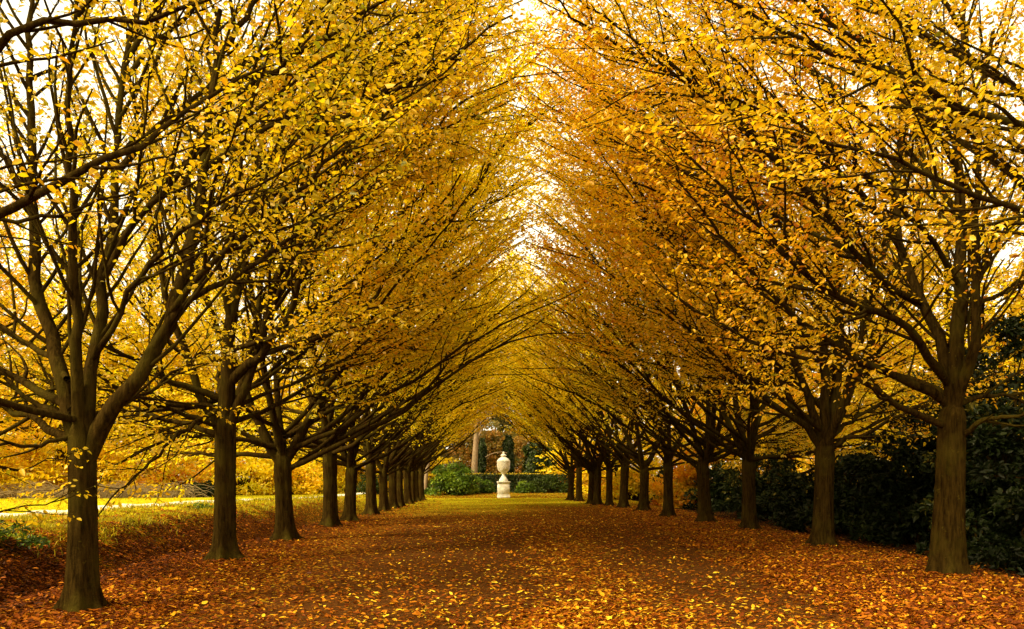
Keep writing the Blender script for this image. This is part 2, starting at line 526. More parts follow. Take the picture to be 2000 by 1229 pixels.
def tree_meshes(seed, limbs, trunk, keep=None, leafmat='gold', dens=1.0, leaf=(.08, .115), l1sp=.30, l2sp=.20, lspc=.042, l1len=(.20, .42), flute=.085, flare=.95, tintmean=.52, sides2=3, inner=(4.2, 3.0, .12), rmax=.030, rf=.55):
    """limbs: list of (pts, r0, r1).  trunk: (pts, radii).  Returns trunk mesh, list of limb meshes, crown mesh"""
    rng = np.random.default_rng(seed)
    # trunk, fluted, with a root flare
    tp, trr = trunk
    n, S = 52, 40
    c = catmull(tp, 200)[np.round(np.linspace(0, 1, n) ** 1.7 * 199).astype(int)]
    rr = np.interp(np.linspace(0, 1, n) ** 1.7, np.linspace(0, 1, len(trr)), trr)
    rr = rr * (1 - .6 * smooth(.86, 1.0, np.linspace(0, 1, n) ** 1.7))
    a = np.arange(S) / S * 2 * np.pi
    z = c[:, 2:3]
    ph = rng.uniform(0, 6.28, 4)
    fl = 1 + flute * (np.sin(3 * a + ph[0] + .3 * z) * .6 + np.sin(5 * a + ph[1] - .2 * z) * .5) + .02 * np.sin(9 * a + ph[2] + 2 * z) + .010 * rng.normal(0, 1, (n, S))
    for _ in range(5):      # knots and old branch scars
        kz, ka = rng.uniform(.6, 2.4), rng.uniform(0, 6.28)
        da = np.abs((a[None] - ka + np.pi) % (2 * np.pi) - np.pi)
        q2 = (da / .30) ** 2 + ((z - kz) / .055) ** 2
        fl = fl + .10 * np.exp(-q2) - .13 * np.exp(-q2 * 5)
    lob = np.clip(np.sin(5 * a + ph[3] + .5 * np.sin(2 * a + ph[1])) + .4 * np.sin(3 * a + ph[2]), -.5, 1.2)
    root = np.exp(-np.maximum(z, 0) / .13) * flare * (.42 + .62 * lob) + np.exp(-np.maximum(z, 0) / .34) * .10 * lob + np.exp(-np.maximum(z, 0) / .42) * .20
    rad = rr[:, None] * (fl + root)
    V = np.stack([c[:, 0:1] + rad * np.cos(a), c[:, 1:2] + rad * np.sin(a), np.broadcast_to(z, (n, S))], -1)
    idx = np.arange(n * S).reshape(n, S)
    F = np.stack([idx[:-1], np.roll(idx[:-1], -1, 1), np.roll(idx[1:], -1, 1), idx[1:]], -1).reshape(-1, 4)
    mb = MB()
    mb.add(V, F)
    tm = mb.mesh('trunk', M['bark'], True)
    # limbs
    N = 18
    P0 = np.stack([catmull(p, N) for p, _, _ in limbs])
    P0[:, 2:-1] += rng.normal(0, .022, P0[:, 2:-1].shape)
    s = np.linspace(0, 1, N)
    R0 = np.stack([r0 + (r1 - r0) * s ** .8 for _, r0, r1 in limbs])
    R0[:, 0] *= .8
    R0[:, 1] *= 1.08
    ids = np.arange(len(limbs))
    ok = keep or (lambda p, g: np.ones(p.shape[:-1], bool))
    P1, R1, I1 = spawn(rng, P0, R0, ids, l1sp, .16, 1.0, (.45, .85), lambda L, t, g: np.clip(L * (l1len[0] + l1len[1] * (1 - t)) * g.uniform(.6, 1.15, len(t)), .4, 3.1), 10, rf, .007, rmax, .09, .03, .075)
    k = ok(P1[:, -1], rng)
    P1, R1, I1 = P1[k], R1[k], I1[k]
    P2, R2, I2 = spawn(rng, P1, R1, I1, l2sp, .10, 1.0, (.5, .95), lambda L, t, g: np.clip(L * (.22 + .30 * (1 - t)) * g.uniform(.6, 1.2, len(t)), .22, 1.05), 6, .5, .0022, .0048, .07, .0, .07, .45)
    k = ok(P2[:, -1], rng)
    P2, R2, I2 = P2[k], R2[k], I2[k]
    lm = []
    for j in range(len(limbs)):
        mb = MB()
        tubes(mb, P0[j:j + 1], R0[j:j + 1], 10)
        tubes(mb, P1[I1 == j], R1[I1 == j], 4)
        tubes(mb, P2[I2 == j][:, [0, 2, 5]], R2[I2 == j][:, [0, 2, 5]], sides2)
        lm.append(mb.mesh('limb', M['bark'], True))
    # leaves along the twigs and the outer halves of the branches
    mb = MB()
    for P, sp, t0 in ((P2, lspc, .12), (P1, lspc * 1.5, .35), (P0, lspc * 2, .72)):
        q, _, _ = None, None, None
        B, m, _ = P.shape
        Ln = np.linalg.norm(np.diff(P, axis=1), axis=2).sum(1)
        cnt = np.maximum(1, (Ln * (1 - t0) / sp * dens)).astype(int)
        par = np.repeat(np.arange(B), cnt)
        kk = np.concatenate([np.arange(x) for x in cnt])
        t = t0 + (1 - t0) * (kk + rng.uniform(0, 1, len(kk))) / cnt[par]
        f = t * (m - 1)
        i0 = np.minimum(f.astype(int), m - 2)
        u = (f - i0)[:, None]
        p = P[par, i0] * (1 - u) + P[par, i0 + 1] * u
        T = nrm(P[par, i0 + 1] - P[par, i0])
        side = nrm(np.cross(T, np.array([[.05, .03, 1.]])))
        sg = np.where(kk % 2 == 0, 1., -1.)[:, None]
        a = rng.uniform(.6, 1.25, len(kk))[:, None]
        d = T * np.cos(a) + side * sg * np.sin(a) + rng.normal(0, .28, T.shape)
        d[:, 2] -= rng.uniform(.0, .75, len(kk))
        nor = np.cross(side, T)
        nor *= np.sign(nor[:, 2:3] + 1e-6)
        nor = nor + rng.normal(0, .45, T.shape)
        sel = ok(p, rng)
        dist = np.hypot(np.hypot(p[:, 0], p[:, 1]), np.maximum(p[:, 2] - inner[1], 0) * .8)
        sel &= rng.uniform(0, 1, len(p)) < inner[2] + (1 - inner[2]) * smooth(.4, inner[0], dist)
        # bare patches: some sprays have already dropped their leaves
        sel &= (noise2(p[:, 0] * 1.3 + seed, p[:, 1] * 1.3 + p[:, 2] * 1.7, 1.1) + rng.normal(0, .5, len(p))) > -.62
        p, d, nor = p[sel], d[sel], nor[sel]
        ln = rng.uniform(leaf[0], leaf[1], len(p)) * rng.choice([.62, .82, 1, 1.15], len(p))
        tint = tintmean + .20 * noise2(p[:, 0] + 3 * seed, p[:, 2] + p[:, 1] * .7, .8) + rng.normal(0, .13, len(p))
        tint = np.where(rng.uniform(0, 1, len(p)) < .05, tint - .3, tint)
        leaves(mb, p, d, nor, ln, ln * rng.uniform(.46, .60, len(p)), np.clip(tint, 0, 1), rng.uniform(-.12, .36, (len(p), 1)))
    cm = mb.mesh('crown', M[leafmat])
    return tm, lm, cm


def arc_limb(rng, start, az, el0, el1, L, n=9, wob=.08, tip=0):
    p = [np.array(start, float)]
    e = np.linspace(0, 1, n)
    da = rng.normal(0, .12)
    for k in range(1, n):
        el = R(el0 + (el1 - el0) * e[k] ** .7 - tip * smooth(.55, 1.0, e[k])) + rng.normal(0, wob)
        a = R(az) + da * e[k] + rng.normal(0, wob)
        p.append(p[-1] + np.array([math.cos(a) * math.cos(el), math.sin(a) * math.cos(el), math.sin(el)]) * L / (n - 1))
    return p


def avenue_limbs(rng, fork, rb, reach, top, n_in=7, n_out=5, n_stem=4, n_up=9, back_only=False, els=(10, 30, 32, 56), span=72):
    """fan of limbs; local +x points to the middle of the avenue"""
    out = []
    stems = []
    for k in range(n_stem):
        az = (rng.uniform(-35, 35), 180 + rng.uniform(-40, 40), rng.uniform(60, 120), rng.uniform(-120, -60), rng.uniform(-60, 60))[k % 5]
        L = rng.uniform(.86, 1.0) * (top - fork)
        p = arc_limb(rng, (0, 0, fork - .25 + rng.uniform(0, .3)), az, rng.uniform(52, 64), rng.uniform(74, 86), L, wob=.04)
        stems.append(p)
        out.append((p, rb * rng.uniform(.5, .66), .02))
    for k in range(n_in):
        az = -span + 2 * span * (k + rng.uniform(.2, .8)) / n_in
        if back_only: az = rng.uniform(-15, 95)
        z0 = fork + rng.uniform(-.3, .9)
        el0 = rng.uniform(els[0], els[1])
        el1 = rng.uniform(els[2], els[3])
        L = min(reach / max(math.cos(R(az)), .5) / math.cos(R((el0 + 2 * el1) / 3)) * rng.uniform(.95, 1.1), 8.8)
        out.append((arc_limb(rng, (0, 0, z0), az, el0, el1 + 6, L, tip=rng.uniform(18, 42)), rb * rng.uniform(.24, .40), .010))
    for k in range(n_up):                      # boughs leaving the stems, sweeping in over the path
        p = stems[k % len(stems)][2 + k % 5]
        az = rng.uniform(-.65, .65) * span
        el0, el1 = rng.uniform(30, 48), rng.uniform(46, 64)
        L = min((reach - p[0]) / max(math.cos(R(az)), .6) / math.cos(R((el0 + 2 * el1) / 3)) * rng.uniform(.95, 1.1), 8.5)
        out.append((arc_limb(rng, p, az, el0, el1 + 6, L, tip=rng.uniform(22, 52)), rb * rng.uniform(.24, .34), .010))
    for k in range(n_out):
        az = 180 + span * 1.1 * (-1 + 2 * (k + rng.uniform(.2, .8)) / n_out)
        out.append((arc_limb(rng, (0, 0, fork - .3 + rng.uniform(0, 1.2)), az, rng.uniform(-2, 22), rng.uniform(-6, 40), rng.uniform(4.0, 5.6)), rb * rng.uniform(.28, .42), .010))
    return out


def keep_fn(reach, low=.56, base=2.25, along=9.):
    def f(p, g):
        x, y, z = p[..., 0], p[..., 1], p[..., 2]
        n = g.normal(0, .22, x.shape)
        a = (x < reach + n) & (np.abs(y) < along + 1.5 * n) & (z > np.where(x > 0, base + low * np.minimum(x, 6) + n * .8, .6 + .5 * n))
        return a
    return f


def set_leaf(t, mat):
    for c in t.children:
        if c.name.startswith('crown'):
            c.material_slots[0].link = 'OBJECT'
            c.material_slots[0].material = M[mat]


def straight_trunk(rng, h, rb, lean=.09):
    l = rng.normal(0, lean, 2)
    pts = [(0, 0, -.12), (l[0] * .25, l[1] * .25, h * .25), (l[0] * .6, l[1] * .6, h * .6), (l[0], l[1], h)]
    return pts, [rb * 1.06, rb, rb * .95, rb * 1.02, rb * .7]


def place_tree(meshes, loc, rz, s, name, label, cat, group):
    t = empty(name, loc, rz, s)
    tag(t, label, cat, group)
    tm, lm, cm = meshes
    link('trunk', tm, t)
    for m_ in lm: link('limb', m_, t)
    link('crown', cm, t)
    return t


GEN = {}
for key, seed, fork, rb, top, dn, s1, s2, mat in (
        ('a', 11, 2.25, .20, 12.6, .62, .38, .36, 'gold'), ('b', 12, 2.0, .22, 12.9, .62, .38, .36, 'gold'),
        ('c', 13, 2.35, .21, 12.2, .62, .38, .36, 'gold'), ('d', 14, 2.1, .23, 13.2, .62, .38, .36, 'gold'),
        ('e', 15, 2.2, .21, 13.0, .50, .55, .46, 'yellow'), ('f', 16, 2.0, .22, 12.6, .50, .55, .46, 'yellow'), ('g', 17, 2.4, .20, 13.2, .50, .55, .46, 'yellow')):
    rng = np.random.default_rng(seed)
    far = key in 'efg'
    lb = avenue_limbs(rng, fork, rb, 7.3, top, els=(18, 36, 40, 58) if far else (10, 30, 32, 56), n_out=3 if far else 5, n_in=6 if far else 7, n_up=9 if far else 14, span=46 if far else 66)
    GEN[key] = tree_meshes(seed, lb, straight_trunk(rng, fork + .5, rb), keep_fn(6.95, .64 if far else .56, along=2.4 if far else 4.0), mat, dens=1, l1sp=s1, l2sp=s2, tintmean=.46,
                           lspc=.040 if far else .046, leaf=(.10, .15) if far else (.09, .13), rmax=.020 if far else .028, inner=(3.6, 3.2, .25) if far else (4.2, 3.0, .12))


def traced(px0, Y, rows, flip):
    """limbs given as (r0, r1, [(px,py,dy)..]) on the photo -> local metres around the trunk foot"""
    bx = at(px0, HY, Y)[0]
    out = []
    for r0, r1, pts in rows:
        q = []
        for px, py, dy in pts:
            w = at(px, py, Y + dy)
            q.append(((w[0] - bx) * flip, dy * flip, w[2]))
        out.append((q, r0, r1))
    return out


# nearest tree of the left row
rng = np.random.default_rng(21)
Y1 = 10.1
L1 = traced(160, Y1, [
    (.108, .030, [(150, 880, .0), (128, 760, .1), (112, 690, .25), (82, 600, .5), (64, 400, .9), (58, 200, 1.3), (60, -40, 1.8)]),
    (.085, .020, [(155, 860, .0), (152, 700, -.1), (142, 560, -.2), (140, 350, -.5), (135, 200, -.7), (150, 0, -1.0)]),
    (.090, .024, [(168, 860, .0), (178, 720, .15), (203, 560, .5), (222, 360, 1.0), (243, 130, 1.6), (265, -60, 2.1)]),
    (.112, .034, [(172, 900, .0), (205, 818, -.05), (256, 757, -.1), (296, 690, .0), (335, 610, .2), (372, 490, .5), (395, 340, .9), (412, 200, 1.2), (430, 20, 1.6)]),
    (.060, .010, [(150, 870, .1), (95, 832, .4), (25, 800, .9), (-100, 750, 1.7), (-250, 690, 2.6)]),
    (.060, .010, [(140, 800, .0), (70, 755, .2), (0, 730, .4), (-120, 700, .8), (-300, 640, 1.2)]),
    (.050, .010, [(130, 740, .0), (90, 690, .6), (20, 650, 1.4), (-80, 600, 2.4), (-200, 560, 3.6)]),
    (.032, .008, [(150, 850, .0), (100, 866, -.2), (30, 870, -.5), (-80, 880, -.9), (-200, 900, -1.3)]),
    (.040, .008, [(182, 700, .1), (220, 640, -.2), (262, 560, -.5), (330, 480, -.9), (430, 400, -1.3), (560, 330, -1.7), (700, 250, -2.2)]),
    (.050, .010, [(300, 680, .0), (350, 600, .1), (420, 560, .3), (520, 500, .7), (640, 420, 1.0), (800, 300, 1.5)]),
    (.045, .009, [(330, 615, .1), (400, 530, -.2), (500, 440, -.6), (620, 340, -1.0), (760, 220, -1.5), (900, 110, -1.9)]),
    (.045, .009, [(205, 540, .4), (260, 440, .2), (340, 350, .0), (450, 250, -.3), (600, 140, -.6), (780, 30, -1.0)]),
    (.040, .009, [(372, 490, .5), (440, 400, .9), (540, 300, 1.4), (680, 190, 2.0), (860, 70, 2.6)]),
    (.040, .009, [(240, 160, 1.5), (330, 60, 1.6), (450, -30, 1.7), (600, -120, 1.8)]),
    (.05, .009, [(225, 340, 1.0), (330, 230, 1.6), (470, 130, 2.3), (640, 30, 3.0), (800, -50, 3.5)]),
    (.040, .009, [(150, 820, .1), (240, 790, .9), (310, 750, 1.9), (380, 700, 3.0), (470, 640, 4.2)]),
    (.040, .009, [(64, 420, .9), (20, 330, 1.2), (-60, 230, 1.6), (-160, 130, 2.1)]),
    (.050, .010, [(420, 120, 1.4), (500, 10, 1.2), (610, -110, .9), (740, -230, .6)]),
    (.045, .010, [(408, 230, 1.1), (510, 150, .5), (640, 70, -.2), (790, -20, -.9), (940, -100, -1.6)]),
    (.045, .010, [(398, 330, .9), (520, 250, 1.3), (670, 160, 1.8), (830, 60, 2.3), (980, -20, 2.8)]),
    (.040, .010, [(245, 120, 1.6), (340, -20, 1.3), (470, -150, 1.0), (620, -270, .6)]),
    (.040, .010, [(150, 30, -1.0), (250, -80, -1.3), (380, -190, -1.6), (540, -300, -2.0)]),
    (.040, .010, [(640, 240, 1.6), (760, 180, .9), (880, 110, .2), (1000, 30, -.5)]),
], 1) + avenue_limbs(rng, 2.3, .13, 5, 10, n_in=0, n_out=4, n_stem=0, n_up=0)
TRUNK1 = ([(0, 0, -.12), (.0, 0, .6), (.0, 0, 1.4), (-.02, 0, 2.45)], [.185, .172, .160, .160, .14])
NEAR = {'L1': tree_meshes(31, L1, TRUNK1, keep_fn(5.75, .5, 1.9), 'amber', dens=.95, l1sp=.24, l1len=(.18, .34), tintmean=.48, flare=.7, leaf=(.062, .098), inner=(5.0, 3.4, .08), rf=.68)}

# second tree of the left row
Y2 = 16.2
rng = np.random.default_rng(22)
L2 = traced(437, Y2, [
    (.17, .035, [(440, 820, .0), (446, 720, .0), (452, 640, .05), (466, 560, .1), (480, 480, .2), (505, 340, .5), (520, 200, .8)]),
    (.105, .020, [(440, 760, .0), (470, 725, -.1), (515, 690, -.3), (556, 628, -.5), (585, 560, -.7), (610, 480, -.9), (640, 380, -1.2), (690, 260, -1.6)]),
    (.060, .012, [(505, 695, -.2), (560, 677, -.4), (640, 650, -.8), (700, 612, -1.2), (760, 540, -1.6), (830, 440, -2.1), (900, 340, -2.6)]),
    (.055, .012, [(445, 690, .0), (480, 672, -.3), (540, 655, -.7), (620, 600, -1.2), (720, 520, -1.7), (850, 420, -2.3)]),
    (.085, .014, [(435, 780, .0), (390, 765, -.2), (330, 745, -.5), (285, 710, -.9), (230, 690, -1.4), (150, 640, -2.2)]),
    (.080, .014, [(430, 800, .0), (370, 790, -.3), (300, 790, -.6), (230, 770, -1.0), (140, 740, -1.5)]),
    (.060, .012, [(430, 780, .0), (350, 800, .2), (270, 800, .5), (180, 790, .9), (60, 770, 1.4)]),
    (.050, .010, [(445, 790, .0), (500, 750, .6), (560, 710, 1.4), (640, 650, 2.3), (740, 560, 3.4)]),
    (.050, .010, [(430, 800, .0), (400, 815, -.5), (350, 850, -1.2), (300, 900, -1.9), (230, 960, -2.7), (190, 1010, -3.2)]),
    (.045, .010, [(430, 790, .0), (380, 830, .4), (300, 870, .9), (200, 920, 1.5), (100, 960, 2.1)]),
    (.075, .016, [(452, 630, .05), (430, 540, -.2), (400, 430, -.5), (390, 300, -.8), (380, 160, -1.2)]),
    (.070, .014, [(470, 550, .1), (540, 450, .4), (620, 330, .8), (720, 200, 1.3), (820, 90, 1.8)]),
    (.050, .010, [(505, 340, .5), (620, 270, .9), (740, 200, 1.3), (870, 130, 1.7), (1010, 60, 2.1)]),
    (.050, .010, [(500, 380, .4), (620, 340, -.3), (740, 300, -1.0), (870, 250, -1.7), (1010, 190, -2.4)]),
    (.060, .012, [(486, 450, .2), (560, 350, -.2), (660, 240, -.7), (780, 130, -1.2), (900, 50, -1.7)]),
], 1) + avenue_limbs(rng, 2.4, .16, 6.4, 12, n_in=3, n_out=3, n_stem=3, n_up=10, back_only=True)
NEAR['L2'] = tree_meshes(32, L2, ([(0, 0, -.12), (.02, 0, .7), (.03, 0, 1.8), (.05, 0, 3.1)], [.215, .205, .20, .20, .17]), keep_fn(6.3, .5, 1.9), dens=.9, tintmean=.47, flare=.85)

# nearest tree of the right row
Y3 = 13.75
rng = np.random.default_rng(23)
R1 = traced(1850, Y3, [
    (.150, .035, [(1857, 880, .0), (1861, 800, .0), (1866, 690, .0), (1876, 560, .1), (1878, 420, .3), (1872, 250, .6), (1880, 60, 1.0), (1890, -60, 1.2)]),
    (.115, .028, [(1861, 880, -.02), (1867, 800, -.06), (1880, 740, -.2), (1902, 690, -.4), (1908, 560, -.6), (1905, 430, -.8), (1915, 250, -1.1), (1940, 60, -1.5)]),
    (.120, .028, [(1853, 880, .02), (1854, 790, .04), (1843, 680, .1), (1802, 595, .3), (1762, 500, .6), (1752, 380, .9), (1765, 220, 1.2), (1770, 60, 1.6)]),
    (.085, .014, [(1850, 790, .0), (1820, 765, -.1), (1758, 738, -.3), (1687, 708, -.6), (1616, 666, -.9), (1545, 615, -1.3), (1470, 530, -1.7), (1400, 440, -2.1), (1320, 350, -2.5)]),
    (.080, .014, [(1852, 750, .0), (1828, 715, -.3), (1790, 660, -.7), (1757, 628, -1.0), (1687, 606, -1.5), (1616, 571, -2.0), (1540, 500, -2.5), (1440, 400, -3.1), (1330, 290, -3.6)]),
    (.062, .012, [(1850, 835, .0), (1785, 806, -.2), (1723, 773, -.5), (1675, 737, -.8), (1575, 698, -1.2), (1485, 672, -1.6), (1380, 620, -2.0), (1280, 550, -2.4)]),
    (.060, .012, [(1868, 860, .0), (1900, 835, -.3), (1930, 818, -.6), (1985, 812, -1.0), (2080, 790, -1.6)]),
    (.050, .010, [(1870, 790, .0), (1920, 774, .3), (1985, 772, .7), (2100, 750, 1.3)]),
    (.060, .012, [(1872, 640, .0), (1920, 590, .4), (1985, 560, .9), (2080, 500, 1.6)]),
    (.065, .013, [(1800, 592, .3), (1740, 560, -.1), (1680, 500, -.6), (1600, 400, -1.1), (1500, 300, -1.7), (1380, 190, -2.3), (1260, 100, -2.8)]),
    (.060, .012, [(1762, 490, .6), (1700, 400, .4), (1620, 320, .1), (1520, 230, -.2), (1400, 140, -.6), (1280, 40, -1.0)]),
    (.050, .012, [(1874, 560, .1), (1820, 470, -.5), (1740, 390, -1.1), (1640, 310, -1.8), (1520, 200, -2.5), (1400, 90, -3.2)]),
    (.050, .012, [(1878, 430, .3), (1810, 330, .5), (1720, 240, .8), (1610, 150, 1.2), (1480, 50, 1.6)]),
    (.045, .010, [(1850, 770, .1), (1790, 740, .9), (1720, 720, 1.8), (1640, 680, 2.8), (1560, 620, 3.8), (1490, 540, 4.6)]),
    (.045, .010, [(1872, 250, .6), (1800, 170, .3), (1700, 90, -.1), (1580, 20, -.5)]),
    (.045, .010, [(1907, 560, -.6), (1950, 470, -.8), (2010, 380, -1.1), (2080, 280, -1.5)]),
    (.050, .010, [(1905, 400, -.8), (1830, 260, -1.4), (1720, 130, -2.0), (1580, 0, -2.6), (1420, -120, -3.2), (1260, -230, -3.8)]),
    (.050, .010, [(1765, 220, 1.2), (1680, 100, 1.5), (1570, -30, 1.8), (1430, -160, 2.1), (1270, -280, 2.4)]),
    (.045, .010, [(1754, 330, 1.0), (1650, 200, 1.4), (1520, 80, 2.0), (1370, -40, 2.6), (1220, -140, 3.2), (1090, -220, 3.7)]),
    (.045, .010, [(1590, 390, -1.2), (1470, 260, -1.6), (1340, 150, -2.0), (1200, 50, -2.4), (1080, -40, -2.8)]),
    (.045, .010, [(1880, 60, 1.0), (1800, -60, .8), (1690, -180, .5), (1560, -300, .2)]),
    (.045, .010, [(1752, 380, .9), (1640, 310, .6), (1500, 240, .2), (1350, 160, -.3), (1200, 80, -.8), (1050, 0, -1.3)]),
    (.045, .010, [(1752, 440, .8), (1640, 380, 1.2), (1500, 325, 1.7), (1330, 260, 2.2), (1170, 190, 2.7), (1030, 120, 3.1)]),
    (.045, .010, [(1690, 505, -.5), (1560, 440, -.1), (1420, 375, .3), (1280, 310, .7), (1150, 250, 1.1), (1050, 190, 1.4)]),
    (.040, .010, [(1520, 225, -.2), (1400, 180, -.9), (1260, 120, -1.6), (1130, 40, -2.3), (1030, -40, -2.9)]),
], -1)
NEAR['R1'] = tree_meshes(33, R1, ([(0, 0, -.12), (-.03, 0, .6), (-.07, 0, 1.7), (-.10, 0, 3.05)], [.26, .245, .225, .215, .20]), keep_fn(7.3, .40, 1.8), 'amber', dens=.92, l1len=(.16, .34), tintmean=.58, flare=.4, leaf=(.065, .10), inner=(5.2, 3.6, .08), rf=.68)

# second tree of the right row
Y4 = 19.3
rng = np.random.default_rng(24)
R2 = traced(1607, Y4, [
    (.13, .03, [(1612, 860, .0), (1612, 760, -.05), (1606, 650, .0), (1598, 540, .1), (1590, 400, .3), (1585, 250, .6)]),
    (.14, .03, [(1616, 860, .0), (1630, 780, .1), (1637, 680, .3), (1640, 500, .6), (1636, 320, .9), (1622, 150, 1.3)]),
    (.11, .022, [(1606, 860, .0), (1588, 800, -.1), (1570, 755, -.2), (1546, 690, -.4), (1530, 640, -.5), (1500, 540, -.8), (1470, 420, -1.1), (1440, 300, -1.4)]),
    (.085, .014, [(1604, 880, .0), (1585, 850, -.1), (1555, 818, -.3), (1500, 785, -.6), (1462, 752, -.9), (1400, 700, -1.3), (1330, 630, -1.8), (1250, 550, -2.3)]),
    (.075, .013, [(1618, 880, .0), (1650, 858, -.3), (1700, 842, -.6), (1760, 808, -1.0), (1850, 770, -1.6)]),
    (.065, .013, [(1618, 860, .0), (1650, 830, .3), (1690, 806, .6), (1745, 772, 1.0), (1830, 730, 1.6)]),
    (.080, .015, [(1618, 830, .0), (1650, 775, .3), (1685, 735, .7), (1725, 670, 1.1), (1750, 560, 1.5), (1760, 430, 1.9)]),
    (.065, .013, [(1546, 690, -.4), (1500, 640, -.2), (1440, 570, .1), (1370, 480, .5), (1290, 390, .9)]),
    (.060, .013, [(1600, 560, .1), (1540, 460, -.2), (1460, 360, -.6), (1370, 250, -1.0), (1270, 150, -1.5)]),
    (.055, .012, [(1640, 480, .6), (1580, 370, .9), (1500, 260, 1.3), (1400, 160, 1.8)]),
    (.050, .010, [(1590, 400, .3), (1500, 360, .5), (1400, 320, .8), (1300, 270, 1.2), (1190, 210, 1.6), (1060, 140, 2.0)]),
    (.050, .010, [(1598, 540, .1), (1500, 480, -.4), (1400, 430, -.9), (1300, 385, -1.4), (1180, 330, -2.0), (1050, 270, -2.6)]),
    (.050, .010, [(1500, 540, -.8), (1420, 500, -.4), (1330, 460, .1), (1230, 415, .6), (1130, 370, 1.1), (1040, 320, 1.5)]),
    (.060, .012, [(1606, 800, .1), (1560, 750, .8), (1510, 700, 1.6), (1440, 640, 2.5), (1370, 560, 3.4)]),
], -1) + avenue_limbs(rng, 2.3, .15, 7.0, 12.5, n_in=3, n_out=2, n_stem=3, n_up=10)
NEAR['R2'] = tree_meshes(34, R2, ([(0, 0, -.12), (.0, 0, .6), (-.03, 0, 1.6), (-.06, 0, 2.75)], [.25, .225, .215, .22, .19]), keep_fn(7.2, .42, 1.8), dens=.9, tintmean=.55, flare=.75)

# trees just outside the frame whose boughs reach in
Y0 = 6.2
L0 = traced(-413, Y0, [
    (.13, .03, [(-413, 760, .0), (-405, 500, .0), (-395, 200, .1), (-390, -200, .2), (-380, -600, .3)]),
    (.060, .010, [(-413, 600, .0), (-250, 500, -.1), (-100, 440, -.2), (25, 398, -.3), (130, 350, -.3), (220, 305, -.3), (300, 268, -.2), (345, 232, -.1), (420, 180, .1), (520, 130, .3)]),
    (.055, .010, [(-410, 450, .0), (-250, 260, -.2), (-100, 140, -.3), (25, 78, -.4), (75, 50, -.4), (180, 42, -.4), (290, 36, -.4), (370, 12, -.4), (460, -40, -.4)]),
    (.032, .008, [(-410, 520, .0), (-200, 470, .4), (25, 432, .7), (120, 415, .8), (225, 385, .9), (275, 360, 1.0), (350, 330, 1.1)]),
    (.022, .006, [(-410, 420, .0), (-200, 350, .3), (25, 324, .5), (150, 312, .6), (230, 300, .6)]),
    (.06, .012, [(-400, 300, .0), (-250, 60, .3), (-50, -120, .6), (200, -260, 1.0)]),
    (.06, .012, [(-413, 700, .0), (-560, 600, .2), (-760, 520, .4)]),
    (.028, .005, [(-413, 740, .0), (-250, 790, .6), (-100, 880, 1.4), (40, 915, 2.2), (140, 885, 2.9)]),
    (.028, .005, [(-413, 770, .0), (-250, 870, .8), (-90, 980, 1.7), (30, 995, 2.5), (150, 955, 3.2)]),
    (.05, .012, [(-395, 150, .1), (-200, -80, .7), (60, -250, 1.4), (330, -380, 2.1)]),
], 1)
NEAR['L0'] = tree_meshes(35, L0, ([(0, 0, -.12), (.0, 0, .8), (.0, 0, 1.6), (.0, 0, 2.6)], [.21, .20, .19, .19, .17]), keep_fn(6.0, .0, .55), 'amber', dens=1.2, l1len=(.14, .26), tintmean=.47, leaf=(.055, .085))
Y0 = 9.2
R0 = traced(2330, Y0, [
    (.14, .03, [(2330, 760, .0), (2325, 500, .0), (2320, 200, .1), (2310, -200, .2), (2300, -500, .3)]),
    (.075, .012, [(2330, 560, .0), (2200, 400, -.1), (2080, 290, -.2), (1976, 234, -.3), (1886, 213, -.3), (1788, 161, -.4), (1651, 112, -.5), (1495, 39, -.7), (1380, -20, -.9)]),
    (.060, .012, [(2328, 480, .0), (2150, 300, .2), (1976, 176, .4), (1886, 117, .5), (1812, 73, .6), (1729, 29, .7), (1600, -60, .9), (1450, -150, 1.1)]),
    (.060, .012, [(2330, 620, .0), (2200, 510, .2), (2080, 420, .4), (1976, 346, .6), (1861, 264, .8), (1788, 210, .9), (1710, 166, 1.0), (1600, 118, 1.2), (1470, 60, 1.5)]),
    (.050, .010, [(2330, 640, .0), (2150, 490, -.5), (1976, 405, -1.0), (1910, 381, -1.1), (1837, 347, -1.3), (1764, 317, -1.4), (1642, 278, -1.7), (1544, 234, -1.9), (1430, 190, -2.2)]),
    (.060, .012, [(2320, 300, .0), (2200, 100, -.4), (2040, -60, -.8), (1850, -190, -1.2), (1640, -300, -1.7)]),
    (.050, .012, [(2320, 200, .0), (2180, 0, .5), (2000, -140, 1.0), (1780, -260, 1.5), (1550, -370, 2.0), (1350, -450, 2.5)]),
    (.06, .012, [(2330, 700, .0), (2480, 600, .2), (2680, 520, .4)]),
], -1)
NEAR['R0'] = tree_meshes(36, R0, ([(0, 0, -.12), (.0, 0, .8), (.0, 0, 1.6), (.0, 0, 2.75)], [.24, .225, .215, .21, .18]), keep_fn(7.4, .42, 2.0), 'amber', dens=1.1, l1len=(.15, .30), tintmean=.58, leaf=(.062, .098), rf=.68)

